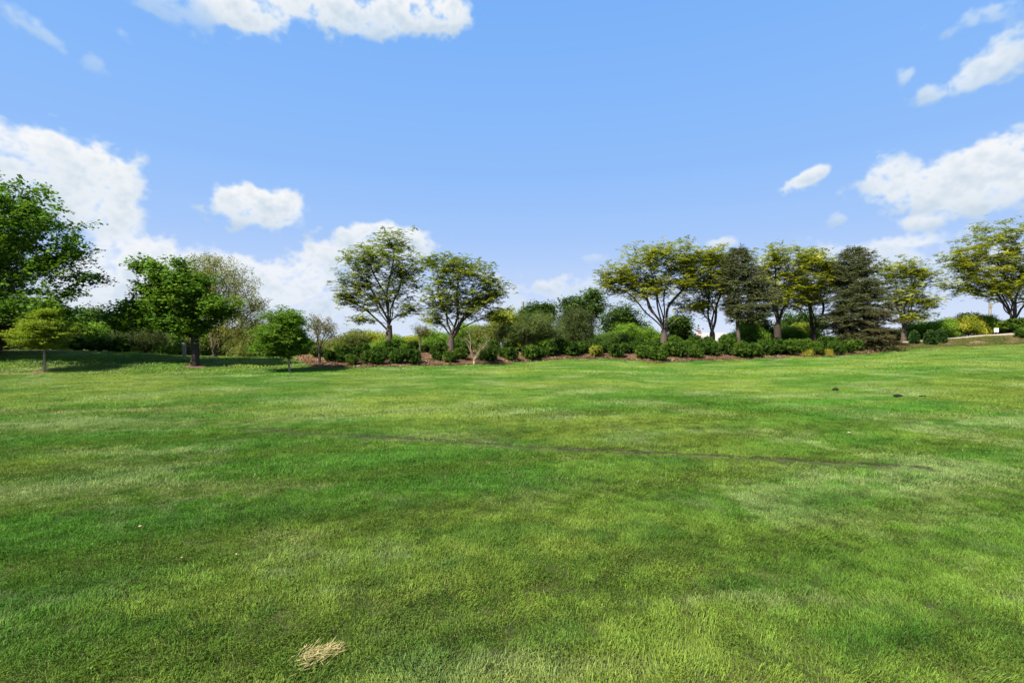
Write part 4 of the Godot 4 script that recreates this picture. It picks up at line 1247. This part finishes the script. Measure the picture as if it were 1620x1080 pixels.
	ph = aim(1567, 478, 66).y - pole.position.y
	part("shaft", lathe([[0.0, -0.3], [0.19, -0.3], [0.14, ph], [0.0, ph]], 12), M.pole, pole)
	v = PackedVector3Array(); box_into(v, Vector3(0, ph - 0.4, 0.14), Vector3(0.3, 0.5, 0.12)); part("bracket", commit(v), M.pole, pole)
	pole = thing("post", pt(291, 31.5), "pale grey square post beside the dark green maple's trunk", "post")
	v = PackedVector3Array(); box_into(v, Vector3(0, 0.35, 0), Vector3(0.16, 1.0, 0.16)); part("shaft", commit(v), M.pole, pole)
	v = PackedVector3Array(); box_into(v, Vector3(0, 0.87, 0), Vector3(0.2, 0.05, 0.2)); part("cap", commit(v), M.pole, pole)

func make_small():
	# white sign beside the path
	var pp := pt(1577, 51.9)
	var s := thing("lawn_sign", pp, "small white sign on two stakes beside the path", "sign")
	var v := PackedVector3Array(); box_into(v, Vector3(0, 0.42, 0), Vector3(0.46, 0.4, 0.02)); part("board", commit(v), M.white, s)
	for x in [-0.16, 0.16]:
		v = PackedVector3Array(); box_into(v, Vector3(x, 0.15, -0.02), Vector3(0.02, 0.6, 0.015)); part("stake", commit(v), M.pole, s)
	# dark clods on the lawn
	var k := 0
	for c in [[1322, 620, 0.085, 0.05, "round dark clod lying alone on the lawn"], [1421, 632, 0.1, 0.045, "larger dark clod beside a thin flat one on the lawn"], [1460, 632.5, 0.085, 0.02, "thin flat dark clod beside a larger one on the lawn"]]:
		var d: float = EYE * F / (c[1] - 540.0)
		d *= 0.985
		var p := pt(c[0], d)
		var o := part(numbered("soil_clod"), lump(k * 5 + 2, Vector3(c[2], c[3], c[2] * 0.8)), M.clod, self)
		o.position = p + Vector3(0, 0.03 + c[3] * 0.5, 0)
		tag(o, c[4], "clod", "dark clods on the lawn")
		k += 1
	# dead leaves
	for c in [[372, 887, 0.02, "pinkish dry leaf standing in the near grass"], [285, 893, 0.02, "tan curled dry leaf beside the pinkish one in the grass"], [222, 841, 0.018, "small pale dry leaf in the grass near the tan ones"], [1345, 690, 0.035, "pale dry leaf pair lying on the mid lawn"]]:
		var d: float = EYE * F / (c[1] - 540.0)
		var p := pt(c[0], d)
		rng.seed = int(c[0])
		v = PackedVector3Array()
		var z: float = c[2]
		for i in 6:
			var a := -0.9 + 0.36 * i; var b := a + 0.36
			var w0 := cos(a * 1.5) * 0.6; var w1 := cos(b * 1.5) * 0.6
			var p0 := Vector3(a * z, 0.5 * z * a * a, -w0 * z); var p1 := Vector3(b * z, 0.5 * z * b * b, -w1 * z)
			var p2 := Vector3(b * z, 0.5 * z * b * b + 0.5 * z * w1, w1 * z); var p3 := Vector3(a * z, 0.5 * z * a * a + 0.5 * z * w0, w0 * z)
			for q in [p0, p1, p2, p0, p2, p3]: v.append(q)
		var o := part(numbered("dry_leaf"), commit(v), M.dead, self)
		o.position = p + Vector3(0, 0.05, 0)
		o.rotation = Vector3(0.5, rng.randf() * TAU, 0.2)
		tag(o, c[3], "leaf", "dry leaves on the lawn")
	# matted straw
	var g := Node3D.new(); g.name = "dry_grass_clump"; add_child(g, true)
	g.position = pt(810.0 - 1.0 / 2.55 * F, 2.55)
	tag(g, "matted clump of straw-coloured dead grass in the near lawn", "dry grass")
	rng.seed = 808
	v = PackedVector3Array(); var cc := PackedColorArray()
	for i in 300:
		var t := rng.randf()
		var c := Vector3(rng.randfn() * 0.042, 0, rng.randfn() * 0.042)
		if i % 3 == 0: c = Vector3(0.075 + rng.randfn() * 0.025, 0, -0.055 + rng.randfn() * 0.02)
		var a := rng.randfn() * 0.6 - 0.6
		var dd := Vector3(cos(a), rng.randf_range(-0.05, 0.35), sin(a)).normalized()
		var m := rng.randf_range(0.55, 1.15)
		leaf_into(v, cc, c + Vector3(0, 0.012 + rng.randf() * 0.028, 0), dd, dd.cross(Vector3.UP).normalized(), rng.randf_range(0.03, 0.06), 0.004, 0.1, Color(0.4 * m, 0.35 * m, 0.17 * m))
	part("straw", commit(v, cc), M.grass, g).set_meta("kind", "stuff")
	v = PackedVector3Array()
